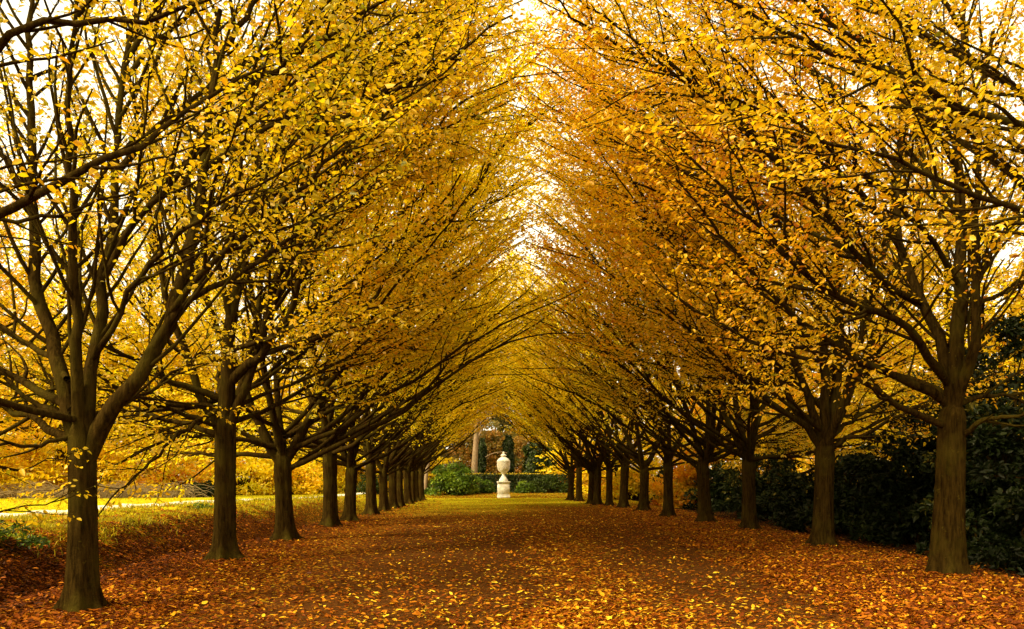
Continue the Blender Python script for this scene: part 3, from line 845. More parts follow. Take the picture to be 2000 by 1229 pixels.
LG, RG = 'trees of the left avenue row', 'trees of the right avenue row'
rows = [  # mesh, px, Y, side, turn, scale, label
    ('L0', -413, 6.2, 'L', 0, 1, 'tree beyond the left frame edge, its dark branches reaching in at upper left', None),
    ('L1', 160, Y1, 'L', 0, 1, 'nearest left row tree, slim trunk forking into four upright stems beside the leafy ditch', None),
    ('L2', 437, Y2, 'L', 0, 1, 'second left row tree with dark straight trunk and thick limb curving over the path', None),
    ('b', 556, 21.1, 'L', 12, 1.0, 'third left row tree, fluted trunk with spreading roots next to the bank', None),
    ('c', 645, 26.9, 'L', -10, 1.08, 'fourth left row tree with a smooth trunk leaning to the right', None),
    ('d', 683, 30.3, 'L', 25, .92, 'fifth left row tree, short dark trunk on a wide root flare', None),
    ('e', 725, 35.2, 'L', -20, 1.04, 'sixth left row tree, stout trunk with a flared foot beside the grass', None),
    ('f', 750, 38.8, 'L', 5, .9, 'seventh left row tree, thin trunk squeezed between two stouter ones', None),
    ('g', 767, 41.9, 'L', 18, 1.02, 'eighth left row tree, pale brown trunk straight after the thin one', None),
    ('e', 781, 44.0, 'L', -14, .9, 'ninth left row tree, darker trunk touching the stout pale one', None),
    ('f', 796, 48.5, 'L', 30, 1.0, 'tenth left row tree with a long low branch reaching over the path', None),
    ('g', 806, 52.0, 'L', -6, .9, 'eleventh left row tree, narrow dark trunk near the far end', None),
    ('e', 813, 54.0, 'L', 15, .95, 'twelfth left row tree, slender trunk just before the last one', None),
    ('f', 823, 56.5, 'L', -22, .95, 'last left row tree, yellowish trunk close to the green shrub', None),
    ('R0', 2330, 9.2, 'R', 0, 1, 'tree beyond the right frame edge, its dark boughs sweeping in at upper right', None),
    ('R1', 1850, Y3, 'R', 0, 1, 'nearest right row tree, thick brown trunk in front of the dark evergreens', None),
    ('R2', 1607, Y4, 'R', 0, 1, 'second right row tree, olive trunk with rooty foot and forked stems', None),
    ('a', 1463, 25.6, 'R', 14, 1.0, 'third right row tree, slim straight trunk by the dark shrubs', None),
    ('d', 1377, 29.3, 'R', -12, .96, 'fourth right row tree, trunk forking low into a broad dark fan', None),
    ('g', 1305, 33.8, 'R', 22, .98, 'fifth right row tree with a dark knotted fork above a plain trunk', None),
    ('f', 1257, 38.8, 'R', -18, .96, 'sixth right row tree, dark trunk leaning to the right', None),
    ('e', 1217, 42.6, 'R', 8, 1.0, 'seventh right row tree, greenish trunk with a flared base', None),
    ('g', 1190, 44.7, 'R', -8, .86, 'eighth right row tree, brown trunk set close to the greenish one', None),
    ('f', 1166, 46.3, 'R', 27, .96, 'ninth right row tree, dark stout trunk second after the leaning thin one', None),
    ('e', 1153, 48.8, 'R', 3, .8, 'tenth right row tree, thin dark trunk leaning over', None),
    ('g', 1131, 52.8, 'R', -15, .96, 'eleventh right row tree, pale trunk beside the last one', None),
    ('f', 1115, 56.0, 'R', 10, .92, 'last right row tree, pale trunk next to the far hedge', None),
]
for key, px, Y, side, turn, s, label, X in rows:
    X = at(px, HY, Y)[0] if X is None else X
    ms = NEAR.get(key) or GEN[key]
    z = float(ground_z(X, Y))
    tr_ = place_tree(ms, (X, Y, z if key not in NEAR else 0), R(turn + (180 if side == 'R' else 0)), s, 'avenue_tree', label, 'tree', LG if side == 'L' else RG)
    if side == 'L' and key in 'abcd': set_leaf(tr_, 'yellow')

# ------------------------------------------------------------------ woodland beyond
def wood_limbs(rng, fork, rb, spread, top, n=13):
    out = []
    for k in range(n):
        az = 360 * (k * .382) % 360 + rng.uniform(-20, 20)
        q = k / n
        z0 = fork + q * (top - fork) * .62
        out.append((arc_limb(rng, (0, 0, z0), az, rng.uniform(5, 25) + 40 * q, rng.uniform(-12, 12) + 60 * q, spread * (1 - .45 * q) * rng.uniform(.85, 1.1)), rb * (.45 - .2 * q), .012))
    out.append((arc_limb(rng, (0, 0, fork), 20, 82, 88, top - fork - .3, wob=.03), rb * .8, .02))
    return out


def wide_keep(p, g):
    return p[..., 2] > .35


WOOD = {}
for key, seed in (('p', 51), ('q', 52)):
    rng = np.random.default_rng(seed)
    WOOD[key] = tree_meshes(seed, wood_limbs(rng, 1.3, .22, 4.6, 10.5, 20), straight_trunk(rng, 2.2, .22), wide_keep, 'yellow', 1.0, (.17, .25), .34, .24, .055, (.28, .48), tintmean=.5, inner=(1.5, 2., .5))


rng = np.random.default_rng(53)
WOOD['t'] = tree_meshes(53, wood_limbs(rng, 3.0, .30, 6.0, 20.0, 34), straight_trunk(rng, 4.0, .30), wide_keep, 'yellow', .8, (.17, .25), .40, .27, .065, (.28, .48), tintmean=.5, inner=(1.5, 2., .5))


WG = 'yellow trees beyond the lawn'
for k, (px, Y, s, key, mat, label) in enumerate([
    (-90, 52, 1.2, 'p', 'yellow', 'yellow leaved tree at the left frame edge behind the nearest trunk'),
    (70, 63, 1.35, 'q', 'yellow', 'yellow tree over the straw coloured twigs, left of the nearest trunk'),
    (215, 66, 1.35, 'p', 'yellow', 'yellow tree over the lawn just right of the nearest trunk'),
    (330, 63, 1.15, 'q', 'yellow', 'yellow tree drooping over the lawn left of the second trunk'),
    (400, 66, 1.25, 'q', 'yellow', 'tall yellow tree straight behind the second left trunk'),
    (500, 69, 1.2, 'p', 'yellow', 'yellow tree seen between the second and third left trunks'),
    (590, 68, 1.2, 'q', 'yellow', 'yellow tree seen between the third and fourth left trunks'),
    (665, 75, 1.2, 'p', 'yellow', 'yellow tree seen behind the fourth and fifth left trunks'),
    (735, 82, 1.25, 'q', 'yellow', 'yellow tree behind the thin left row trunks'),
    (790, 76, .95, 'p', 'yellow', 'bright yellow tree behind the end of the left row'),
    (-60, 48, 1.1, 't', 'gold', 'tall golden tree at the left frame edge rising above the lawn'),
    (120, 60, 1.35, 't', 'yellow', 'tallest yellow tree above the lawn behind the nearest left trunk'),
    (290, 68, 1.35, 't', 'yellow', 'tall yellow tree rising between the nearest and second left trunks'),
    (400, 78, 1.4, 't', 'yellow', 'tall yellow tree rising beyond the lawn right behind the second left trunk'),
]):
    X = at(px, HY, Y)[0]
    t = place_tree(WOOD[key], (X, Y, float(ground_z(X, Y))), R(37 * k), s, 'woodland_tree', label, 'tree', WG)
    set_leaf(t, mat)
for k, (px, Y, s, key, mat, label) in enumerate([
    (1145, 70, .95, 'q', 'yellow', 'bright yellow tree behind the end of the right row'),
    (1205, 60, .90, 'p', 'gold', 'amber tree glowing between the far right trunks'),
    (1300, 55, .95, 'q', 'yellow', 'yellow tree seen between the fifth and sixth right trunks'),
    (1400, 50, 1.05, 'p', 'gold', 'golden tree above the evergreens behind the fourth right trunk'),
    (1540, 44, 1.10, 'q', 'gold', 'golden tree behind the evergreens between the second and third right trunks'),
    (1740, 40, 1.10, 'p', 'gold', 'golden tree behind the evergreens between the two nearest right trunks'),
    (1990, 36, 1.15, 'q', 'gold', 'golden tree behind the evergreens at the right frame edge'),
    (1620, 36, .85, 't', 'gold', 'tall golden tree rising behind the evergreens by the second right trunk'),
    (1880, 30, .80, 't', 'yellow', 'tall yellow tree rising behind the evergreens by the nearest right trunk'),
    (1470, 46, .95, 't', 'yellow', 'tall yellow tree rising behind the third right trunk'),
]):
    X = at(px, HY, Y)[0]
    t = place_tree(WOOD[key], (X, Y, float(ground_z(X, Y))), R(53 * k + 20), s, 'woodland_tree', label, 'tree', 'yellow trees behind the right row')
    set_leaf(t, mat)
for k, (px, Y, s, key, mat, label) in enumerate([
    (900, 94, 1.6, 'p', 'olive', 'tall brown green tree far behind the urn on its left'),
    (975, 104, 2.0, 'q', 'olive', 'tallest olive tree rising straight behind the urn'),
    (1045, 98, 1.75, 'p', 'olive', 'tall olive brown tree far behind the urn on its right'),
    (1120, 100, 1.2, 'q', 'olive', 'olive tree far behind the end of the right row'),
    (820, 98, 1.2, 'q', 'olive', 'olive tree far behind the end of the left row'),
]):
    X = at(px, HY, Y)[0]
    t = place_tree(WOOD[key], (X, Y, 0), R(71 * k + 10), s, 'woodland_tree', label, 'tree', 'olive trees behind the urn')
    set_leaf(t, mat)


# ------------------------------------------------------------------ far-off wood closing the view
rng = np.random.default_rng(600)
mb = MB()
for x0, x1, y0_, y1_, n, hmax in ((-115, 130, 112, 135, 60000, 17), (-70, -38, 45, 112, 22000, 13), (30, 60, 30, 112, 18000, 13)):
    p = np.c_[rng.uniform(x0, x1, n), rng.uniform(y0_, y1_, n), np.zeros(n)]
    cl = np.c_[rng.uniform(x0, x1, 160), rng.uniform(y0_, y1_, 160)]
    ci = rng.integers(0, 160, n)
    rad = rng.uniform(2.2, 4.2, 160)
    w_ = nrm(rng.normal(0, 1, (n, 3))) * rng.uniform(.6, 1, (n, 1))
    hh_ = rng.uniform(.15, 1, 160) * hmax
    p = np.c_[cl[ci, 0] + w_[:, 0] * rad[ci], cl[ci, 1] + w_[:, 1] * rad[ci], np.maximum(hh_[ci] + w_[:, 2] * rad[ci] * .7, .1)]
    ln = rng.uniform(.35, .6, n)
    leaves(mb, p, w_ + np.array([[0, 0, -.4]]), w_ * .6 + np.array([[0, 0, .6]]) + rng.normal(0, .3, w_.shape), ln, ln * .6, np.clip(rng.uniform(0, 1, 160)[ci] * .6 + rng.normal(.2, .12, n), 0, 1))
tag(mb.build('far_wood', M['gold']), 'far-off autumn wood closing the view beyond the lawn', 'wood', kind='stuff')

# ------------------------------------------------------------------ shrubs
def bush(name, label, loc, size, n_clump, n_leaf, ll, mat, seed, cat='shrub', group=None, upness=.5, stem=True, hollow=.55, tint=.45, stemmat='bark', crad=.28, rough=.18):
    rng = np.random.default_rng(seed)
    t = empty(name, loc)
    tag(t, label, cat, group)
    sx, sy, sz = size
    v = nrm(rng.normal(0, 1, (n_clump, 3)))
    v[:, 2] = np.abs(v[:, 2]) * 1.0 - .15
    r = rng.uniform(hollow, 1, (n_clump, 1)) * (1 + rough * noise2(v[:, 0:1] * 3 + seed, v[:, 1:2] * 3 + v[:, 2:3] * 4))
    c = v * r * np.array([[sx / 2, sy / 2, sz * .82]])
    c[:, 2] = np.maximum(c[:, 2] + sz * .06, .08)
    cr = crad * min(sx, sz * 1.3) * rng.uniform(.5, 1.0, n_clump)
    ci = rng.integers(0, n_clump, n_leaf)
    w = nrm(rng.normal(0, 1, (n_leaf, 3)))
    w[:, 2] = np.where(w[:, 2] < -.3, -w[:, 2], w[:, 2])
    p = c[ci] + w * (cr[ci] * rng.uniform(.55, 1.05, n_leaf))[:, None] * np.array([[1, 1, .62]])
    p[:, 2] = np.maximum(p[:, 2], .03)
    d = nrm(w + rng.normal(0, .5, w.shape) + np.array([[0, 0, -.25]]))
    nor = w * (1 - upness) + np.array([[0, 0, upness]]) + rng.normal(0, .35, w.shape)
    ln = rng.uniform(.7, 1.25, n_leaf) * ll
    tt = np.clip(tint + .22 * rng.normal(0, 1, n_clump)[ci] + rng.normal(0, .16, n_leaf), 0, 1)
    mb = MB()
    leaves(mb, p, d, nor, ln, ln * rng.uniform(.38, .55, n_leaf), tt)
    mb.build('foliage', M[mat], t)
    if stem:
        k = min(n_clump, 40)
        P = np.zeros((k, 6, 3))
        b = rng.normal(0, .08, (k, 3)) * np.array([[sx, sy, 0]])
        for j, u in enumerate(np.linspace(0, 1, 6)):
            P[:, j] = b * (1 - u) + c[:k] * u + np.array([[0, 0, 1]]) * (sz * .12 * math.sin(u * 3.1)) + (rng.normal(0, .02, (k, 3)) * sz if 0 < j < 5 else 0)
        P[:, 0, 2] = -.05
        mb = MB()
        tubes(mb, P, np.linspace(.028, .008, 6)[None].repeat(k, 0) * max(.5, min(1.6, sz / 2.5)), 5)
        mb.build('stems', M[stemmat], t, True)
    return t


def gz(px, Y):
    X = at(px, HY, Y)[0]
    return (X, Y, float(ground_z(X, Y)))


EG = 'dark evergreens behind the right row'
for k, (X, Y, sx, sy, sz, nl, label) in enumerate([
    (10.8, 15.0, 4.0, 3.6, 5.2, 15000, 'dark evergreen shrub at the right frame edge behind the nearest right trunk'),
    (11.0, 18.4, 3.8, 4.0, 6.0, 15000, 'dark evergreen shrub just left of the nearest right trunk'),
    (13.2, 21.0, 4.8, 4.4, 8.4, 12000, 'tallest dark evergreen, rising behind the nearest right trunk'),
    (11.0, 22.0, 3.6, 3.4, 4.8, 13000, 'dark evergreen shrub just right of the second right trunk'),
    (11.0, 26.0, 3.6, 4.0, 4.0, 11000, 'dark evergreen shrub between the second and third right trunks'),
    (14.0, 25.5, 4.6, 5.0, 7.2, 9000, 'broad dark evergreen behind the second right trunk'),
    (11.6, 31.0, 4.2, 4.6, 3.5, 9000, 'dark evergreen shrub behind the third right trunk'),
    (11.6, 36.5, 4.4, 5.0, 4.2, 8000, 'dark evergreen shrub between the third and fourth right trunks'),
    (11.2, 43.0, 4.4, 5.0, 3.4, 7000, 'dark evergreen shrub behind the fourth right trunk'),
    (10.4, 50.5, 4.4, 5.0, 3.0, 6000, 'dark evergreen shrub far along behind the fifth right trunk'),
]):
    bush('evergreen_shrub', label, (X, Y, float(ground_z(X, Y)) - .02), (sx, sy, sz), 130, int(nl * 1.5), .105 + .002 * Y, 'evergreen', 100 + k, group=EG, hollow=.25, crad=.13, rough=.6)

for k, (px, Y, sx, sz, mat, tint, label) in enumerate([
    (850, 86, 7.0, 7.0, 'olive', .55, 'olive brown bushy tree left of the pale trunk behind the green shrub'),
    (918, 84, 6.5, 10.0, 'olive', .75, 'brown bushy tree directly behind the pale trunk'),
    (962, 86, 6.0, 10.5, 'olive', .65, 'brown bushy tree just left of the urn above the hedge'),
    (1012, 83, 5.0, 7.0, 'olive', .85, 'amber brown bushy tree just right of the urn above the hedge'),
    (1062, 88, 6.0, 8.0, 'olive', .6, 'olive bushy tree behind the broad ivy trunk'),
    (1125, 84, 6.5, 7.0, 'gold', .6, 'golden bushy tree behind the right end of the hedge'),
]):
    bush('bushy_tree', label, gz(px, Y), (sx, sx * .7, sz), 70, 7000, .27, mat, 260 + k, group='bushy trees behind the hedge', tint=tint, crad=.22, cat='tree')
bush('green_shrub', 'bright green rounded shrub left of the stone urn', gz(884, 65), (3.6, 3.2, 3.5), 60, 9000, .20, 'green', 201, upness=.7, crad=.22)
bush('green_shrub', 'small green shrub at the foot of the hedge left of the urn', gz(947, 66.5), (1.5, 1.2, 1.25), 24, 1800, .16, 'green', 202, tint=.3)
bush('green_shrub', 'low green shrub right of the urn pedestal', gz(1024, 66.5), (1.5, 1.2, 1.05), 24, 1800, .16, 'green', 203, tint=.35)
bush('green_shrub', 'wide low green shrub at the right end of the hedge', gz(1072, 67.5), (3.4, 1.6, 1.7), 40, 3600, .16, 'ivy', 204, tint=.75)
bush('rusty_shrub', 'rust coloured shrub between the green shrub and the hedge', gz(921, 67), (1.3, 1.2, 1.9), 24, 1800, .16, 'rust', 205)
bush('dark_shrub', 'dark green shrub on the lawn edge left of the second trunk', gz(392, 54), (3.4, 2.6, 1.2), 40, 3600, .16, 'ivy', 206, tint=.3)
bush('dark_shrub', 'dark green shrub low behind the third left trunk', gz(600, 70), (3.4, 2.6, 2.2), 40, 3000, .18, 'ivy', 207, tint=.4)
bush('dark_shrub', 'dark green shrub behind the sixth left trunk', gz(728, 62), (2.4, 2.2, 2.6), 30, 2600, .18, 'ivy', 208, tint=.6)
bush('bramble', 'small leafy bramble on the ditch bank at the left frame edge', (-8.75, 14.0, float(ground_z(-8.75, 14.0)) - .05), (1.5, 1.6, .55), 26, 900, .085, 'green', 209, cat='plant', tint=.12)
bush('bramble', 'low leafy bramble by the pale path left of the second trunk', gz(402, 27), (1.0, .9, .38), 14, 330, .09, 'green', 210, cat='plant', tint=.2)

YS = 'yellow shrubs along the far side of the lawn'
for k, (px, Y, sx, sz, mat, label) in enumerate([
    (-40, 51, 6.0, 4.2, 'yellow', 'broad yellow shrub at the left frame edge across the lawn'),
    (45, 56, 6.0, 4.4, 'yellow', 'yellow shrub left of the nearest trunk behind the straw coloured twigs'),
    (190, 58, 6.0, 4.6, 'yellow', 'yellow shrub behind the twigs just right of the nearest trunk'),
    (330, 57, 5.6, 4.2, 'gold', 'golden shrub across the lawn above the dark low shrub'),
    (470, 61, 6.0, 4.6, 'yellow', 'yellow shrub across the lawn right of the second trunk'),
    (560, 63, 5.0, 3.8, 'yellow', 'yellow shrub across the lawn behind the third trunk'),
    (610, 68, 5.6, 5.0, 'yellow', 'yellow shrub across the lawn between the third and fourth trunks'),
    (690, 74, 4.6, 4.2, 'yellow', 'yellow shrub across the lawn behind the fifth trunk'),
    (760, 70, 4.0, 3.8, 'yellow', 'yellow shrub behind the stout eighth left trunk'),
    (1185, 66, 4.0, 3.6, 'yellow', 'yellow shrub glowing between the far right trunks'),
    (1240, 58, 4.0, 3.4, 'yellow', 'yellow shrub behind the sixth right trunk'),
    (1575, 62, 8.0, 6.0, 'gold', 'broad golden shrub behind the evergreens left of the second right trunk'),
    (1335, 47, 3.4, 3.0, 'gold', 'golden shrub beside the evergreens right of the fifth right trunk'),
]):
    bush('yellow_shrub', label, gz(px, Y), (sx, sx * .8, sz), 60, 5200, .26, mat, 230 + k, group=YS, tint=.5, crad=.22)

# straw coloured twiggy shrubs beyond the lawn
for k, (px, Y, label) in enumerate([(110, 50, 'bare straw coloured twiggy shrub left of the nearest trunk'), (285, 53, 'bare straw coloured twiggy shrub right of the nearest trunk')]):
    rng = np.random.default_rng(300 + k)
    t = empty('twiggy_shrub', gz(px, Y))
    tag(t, label, 'shrub', 'bare twiggy shrubs beyond the lawn')
    n = 420
    P = np.zeros((n, 7, 3))
    P[:, 0] = np.c_[rng.uniform(-3.6, 3.6, n), rng.uniform(-1.2, 1.2, n), -.05 * np.ones(n)]
    d = nrm(np.c_[rng.normal(0, .35, n), rng.normal(0, .3, n), np.ones(n)])
    ln = rng.uniform(1.0, 2.5, n)
    for j in range(1, 7):
        d = nrm(d + rng.normal(0, .10, d.shape) + np.c_[np.sign(d[:, 0]) * .09 * j, np.zeros(n), -.11 * j * np.ones(n)])
        P[:, j] = P[:, j - 1] + d * (ln / 6)[:, None]
    mb = MB()
    tubes(mb, P, np.linspace(.022, .008, 7)[None].repeat(n, 0), 3)
    mb.build('twigs', M['twig'], t)

# ------------------------------------------------------------------ far end: hedge, ivy trunks, pale trunks
rng = np.random.default_rng(400)
hx0, hx1, hy, hh = at(893, HY, 70)[0], at(1118, HY, 70)[0], 70.0, 1.62
t = empty('clipped_hedge', ((hx0 + hx1) / 2, hy, .2))
tag(t, 'dark clipped hedge with a flat top coloured golden as if lit, running behind the urn', 'hedge')
w = hx1 - hx0
mb = MB()
n = 9000
p = np.c_[rng.uniform(-w / 2, w / 2, n), rng.uniform(-.5, .5, n), rng.uniform(.02, hh, n)]
f = rng.uniform(0, 1, n) < .75
p[f, 1] = -.5 + rng.normal(0, .06, f.sum())
d = np.c_[rng.normal(0, .6, n), -np.abs(rng.normal(.4, .4, n)), rng.normal(-.2, .5, n)]
leaves(mb, p, d, np.c_[rng.normal(0, .4, n), -np.ones(n), rng.normal(.6, .4, n)], rng.uniform(.1, .18, n), rng.uniform(.06, .1, n), np.clip(rng.normal(.3, .2, n), 0, 1))
mb.build('foliage', M['ivy'], t)
mb = MB()
n = 1300
p = np.c_[rng.uniform(-w / 2, w / 2, n), rng.uniform(-.55, .5, n), hh + rng.normal(0, .035, n)]
leaves(mb, p, rng.normal(0, 1, (n, 3)) * np.array([[1, 1, .2]]), np.c_[rng.normal(0, .3, n), rng.normal(-.3, .3, n), np.ones(n)], rng.uniform(.1, .17, n), rng.uniform(.06, .1, n), np.clip(rng.normal(.3, .2, n), 0, 1))
mb.build('lit_top_leaves', M['gold'], t)  # gold leaf colour stands in for light catching the hedge top


def ivy_trunk(px, Y, r, h, label, seed, lean=.0, ragged=.35):
    rng = np.random.default_rng(seed)
    t = empty('ivy_clad_tree', gz(px, Y))
    tag(t, label, 'tree', 'ivy clad trunks behind the urn')
    mb = MB()
    c = catmull([(0, 0, -.1), (lean * .3, 0, h * .4), (lean, 0, h)], 14)[None]
    tubes(mb, c, np.linspace(r * .6, r * .35, 14)[None], 12)
    mb.build('trunk', M['bark'], t, True)
    n = int(2600 * h * r)
    z = rng.uniform(0, h, n)
    a = rng.uniform(0, 6.283, n)
    rr = r * (1 + ragged * noise2(z * 1.4 + seed, a * 2, 1) + rng.normal(0, .12, n)) * np.clip((h - z) / (.14 * h), .35, 1)
    p = np.c_[rr * np.cos(a) + lean * (z / h) ** 1.3, rr * np.sin(a), z]
    out = np.c_[np.cos(a), np.sin(a), np.zeros(n)]
    mb = MB()
    ln = rng.uniform(.12, .22, n)
    leaves(mb, p, out * .4 + rng.normal(0, .4, p.shape) + np.array([[0, 0, -.7]]), out + np.array([[0, 0, .4]]) + rng.normal(0, .3, p.shape), ln, ln * .7, np.clip(.4 + .25 * noise2(z * 2, a * 2) + rng.normal(0, .18, n), 0, 1))
    mb.build('ivy', M['ivy'], t)


ivy_trunk(991, 76, .42, 5.2, 'dark ivy clad trunk directly behind the urn top', 411, .1)
ivy_trunk(1046, 71.5, .78, 4.6, 'broad ivy clad trunk right of the urn', 412, .0, .45)
ivy_trunk(940, 78, .30, 5.0, 'slim ivy clad trunk beside the pale leaning trunk', 413, .1)
ivy_trunk(1078, 77, .45, 4.4, 'ivy clad trunk at the right end of the hedge', 414, -.1)


def pale_trunk(px, Y, r, h, lean, label, seed):
    t = empty('pale_tree', gz(px, Y))
    tag(t, label, 'tree')
    rng = np.random.default_rng(seed)
    mb = MB()
    c = catmull([(0, 0, -.1), (lean * .2, 0, h * .3), (lean * .6, .1, h * .65), (lean, .2, h)], 18)[None]
    rr = np.interp(np.linspace(0, 1, 18), [0, .06, .3, 1], [r * 1.5, r * 1.1, r, r * .6])[None]
    tubes(mb, c, rr, 14)
    mb.build('trunk', M['pale_bark'], t, True)
    lb = [(arc_limb(rng, c[0, k], rng.uniform(0, 360), 30, 50, 3.0), r * .3, .02) for k in (11, 13, 14, 15, 16, 17, 17)]
    P0 = np.stack([catmull(p, 12) for p, _, _ in lb])
    R0 = np.stack([np.linspace(a, b, 12) for _, a, b in lb])
    P1, R1, I1 = spawn(rng, P0, R0, np.arange(len(lb)), .3, .2, 1, (.5, .9), lambda L, t_, g: L * g.uniform(.25, .5, len(t_)), 7, .5, .008, .03, .1, .1, .06)
    for j in range(len(lb)):
        mb = MB()
        tubes(mb, P0[j:j + 1], R0[j:j + 1], 6)
        tubes(mb, P1[I1 == j], R1[I1 == j], 4)
        mb.build('limb', M['pale_bark'], t, True)
    q = P1[:, 2:].reshape(-1, 3).repeat(7, 0)
    q = q + rng.normal(0, .16, q.shape)
    n = len(q)
    mb = MB()
    ln = rng.uniform(.13, .22, n)
    leaves(mb, q, rng.normal(0, 1, q.shape) + np.array([[0, 0, -.4]]), rng.normal(0, .5, q.shape) + np.array([[0, 0, 1.]]), ln, ln * .55, np.clip(rng.normal(.55, .2, n), 0, 1))
    mb.build('crown', M['olive'], t)


pale_trunk(925, 72, .28, 7.0, .35, 'pale pinkish trunk standing left of the urn behind the green shrub', 421)
pale_trunk(829, 68, .15, 6.0, .9, 'pale trunk leaning right at the end of the left row', 422)

# pale dead branch arching behind the urn
mb = MB()
P = np.stack([at(x, y, 74.5) for x, y in ((948, 893), (957, 888), (968, 884.5), (980, 883), (990, 885))])
tubes(mb, catmull(P, 14)[None], np.linspace(.035, .05, 14)[None], 7)
tubes(mb, catmull([P[1], P[1] + np.array([-.3, .1, -.45])], 6)[None], np.linspace(.025, .01, 6)[None], 5)
tag(mb.build('dead_branch', M['pale_bark'], None, True), 'thin pale dead branch arching from the ivy behind the urn', 'branch')


# ------------------------------------------------------------------ the urn
def lathe(mb, prof, S=96, fn=None, close=True):
    prof = np.asarray(prof, float)
    a = np.arange(S) / S * 2 * np.pi
    rr = np.broadcast_to(prof[:, 0:1], (len(prof), S)).copy()
    zz = np.broadcast_to(prof[:, 1:2], rr.shape)
    if fn is not None: rr = fn(rr, zz, a[None])
    V = np.stack([rr * np.cos(a), rr * np.sin(a), zz], -1)
    idx = np.arange(len(prof) * S).reshape(len(prof), S)
    F = np.stack([idx[:-1], np.roll(idx[:-1], -1, 1), np.roll(idx[1:], -1, 1), idx[1:]], -1).reshape(-1, 4)
    mb.add(V, F)


def dens_prof(p, n=80):
    p = np.asarray(p, float)
    q = catmull(np.c_[p[:, 0], np.zeros(len(p)), p[:, 1]], n)
    return q[:, [0, 2]]


def block(mb, hx, z0, z1, bev=.012):
    """square block with bevelled edges"""
    prof = [(hx - bev, z0), (hx, z0 + bev), (hx, z1 - bev), (hx - bev, z1)]
    rings = []
    for r, z in prof:
        c = bev
        rings.append([(r - c, -r, z), (r, -r + c, z), (r, r - c, z), (r - c, r, z), (-r + c, r, z), (-r, r - c, z), (-r, -r + c, z), (-r + c, -r, z)])
    V = np.array(rings).reshape(-1, 3)
    idx = np.arange(32).reshape(4, 8)
    F = np.stack([idx[:-1], np.roll(idx[:-1], -1, 1), np.roll(idx[1:], -1, 1), idx[1:]], -1).reshape(-1, 4)
    mb.add(V, F)
    mb.add(V[24:], np.arange(8)[None])
    mb.add(V[:8], np.arange(8)[None, ::-1])


UY = 62.0
ux = at(983.5, HY, UY)[0]
urn = empty('garden_urn', (ux, UY, float(ground_z(ux, UY))), R(4), 1.055)
tag(urn, 'pale stone urn with spiral fluting on a square pedestal at the end of the avenue', 'urn')
ped = MB(); block(ped, .405, .235, 1.0, .02)
ped = ped.build('pedestal', M['stone'], urn)
x = MB(); block(x, .445, -.05, .14, .015); block(x, .43, .14, .19, .012); block(x, .418, .19, .235, .01)
x.build('plinth', M['stone'], ped)
x = MB(); block(x, .425, 1.0, 1.05, .012); block(x, .45, 1.05, 1.115, .015); block(x, .475, 1.115, 1.17, .012)
x.build('cap', M['stone'], ped)
for s_ in (-1, 1):   # worn panels standing proud on the two flanks
    x = MB()
    V = np.array([(s_ * .405, a * .26, z) for a, z in ((-1, .36), (1, .36), (1, .86), (.7, .93), (-.7, .93), (-1, .86))])
    V2 = V + np.array([s_ * .03, 0, 0]); V2[:, 1] *= .9
    q = np.vstack([V, V2])
    F = np.array([[k, (k + 1) % 6, (k + 1) % 6 + 6, k + 6] for k in range(6)])
    x.add(q, F); x.add(V2, np.arange(6)[None])
    x.build('side_panel', M['stone'], ped)
x = MB()
lathe(x, dens_prof([(.0, 1.172), (.315, 1.172), (.325, 1.22), (.31, 1.29), (.24, 1.41), (.15, 1.52), (.118, 1.62), (.115, 1.70), (.15, 1.735), (.158, 1.775), (.12, 1.80), (.0, 1.80)], 70))
x.build('foot', M['stone'], urn, True)


def gadroon(r, z, a):
    u = np.clip((z - 1.82) / .95, 0, 1)
    m = smooth(.12, .3, u) * (1 - smooth(.80, .90, u))
    return r - .032 * m * (np.abs(np.sin(9 * (a - 1.9 * u))) < .38) - .012 * m * np.cos(18 * (a - 1.9 * u)) + .012 * np.exp(-((u - .86) / .03) ** 2)


x = MB()
lathe(x, dens_prof([(.0, 1.795), (.14, 1.80), (.26, 1.855), (.37, 1.96), (.44, 2.13), (.455, 2.34), (.468, 2.52), (.455, 2.66), (.39, 2.76), (.29, 2.84), (.20, 2.90), (.14, 2.95), (.125, 3.0), (.0, 3.0)], 120), 216, gadroon)
x.build('urn_body', M['stone'], urn, True)
x = MB()
lathe(x, dens_prof([(.0, 2.99), (.13, 3.0), (.21, 3.02), (.215, 3.05), (.15, 3.09), (.09, 3.14), (.06, 3.17), (.075, 3.21), (.07, 3.25), (.035, 3.30), (.0, 3.32)], 70))
x.build('finial', M['stone'], urn, True)

# ------------------------------------------------------------------ fallen leaves, grass
rng = np.random.default_rng(500)
mb = MB()
N = 620000
u = rng.uniform(0, 1, N)
y0, y1 = 7.5, 66.0
Yl = (y0 ** -.9 + u * (y1 ** -.9 - y0 ** -.9)) ** (1 / -.9)
Xl = rng.uniform(-.68, .68, N) * Yl
nz = noise2(Xl, Yl, .9) * .9 + noise2(Xl, Yl, .33) * .8
xw = Xl + nz * .55
D = .055 + .10 * smooth(14, 30, Yl)
D = np.maximum(D, .70 * smooth(-3.0, -5.4, xw) * (.40 + .60 * smooth(-.4, .5, nz)))
D = np.maximum(D, .30 * np.exp(-((xw - 1.15) / .85) ** 2) * (.4 + .6 * smooth(-.4, .5, nz)))
D = np.maximum(D, .72 * smooth(3.7, 4.9, xw) * (.45 + .55 * smooth(-.4, .5, nz)))
D += .65 * smooth(-8.0, -8.8, xw) * smooth(-11, -10, xw)
D *= np.where(xw > 8.2, .05, 1) * (1 - .55 * smooth(-8.6, -10.5, xw)) * (1 - .85 * smooth(-11, -14, xw))
D = np.where((Yl > 61) & (Xl > -6) & (Xl < 7), .9, D)
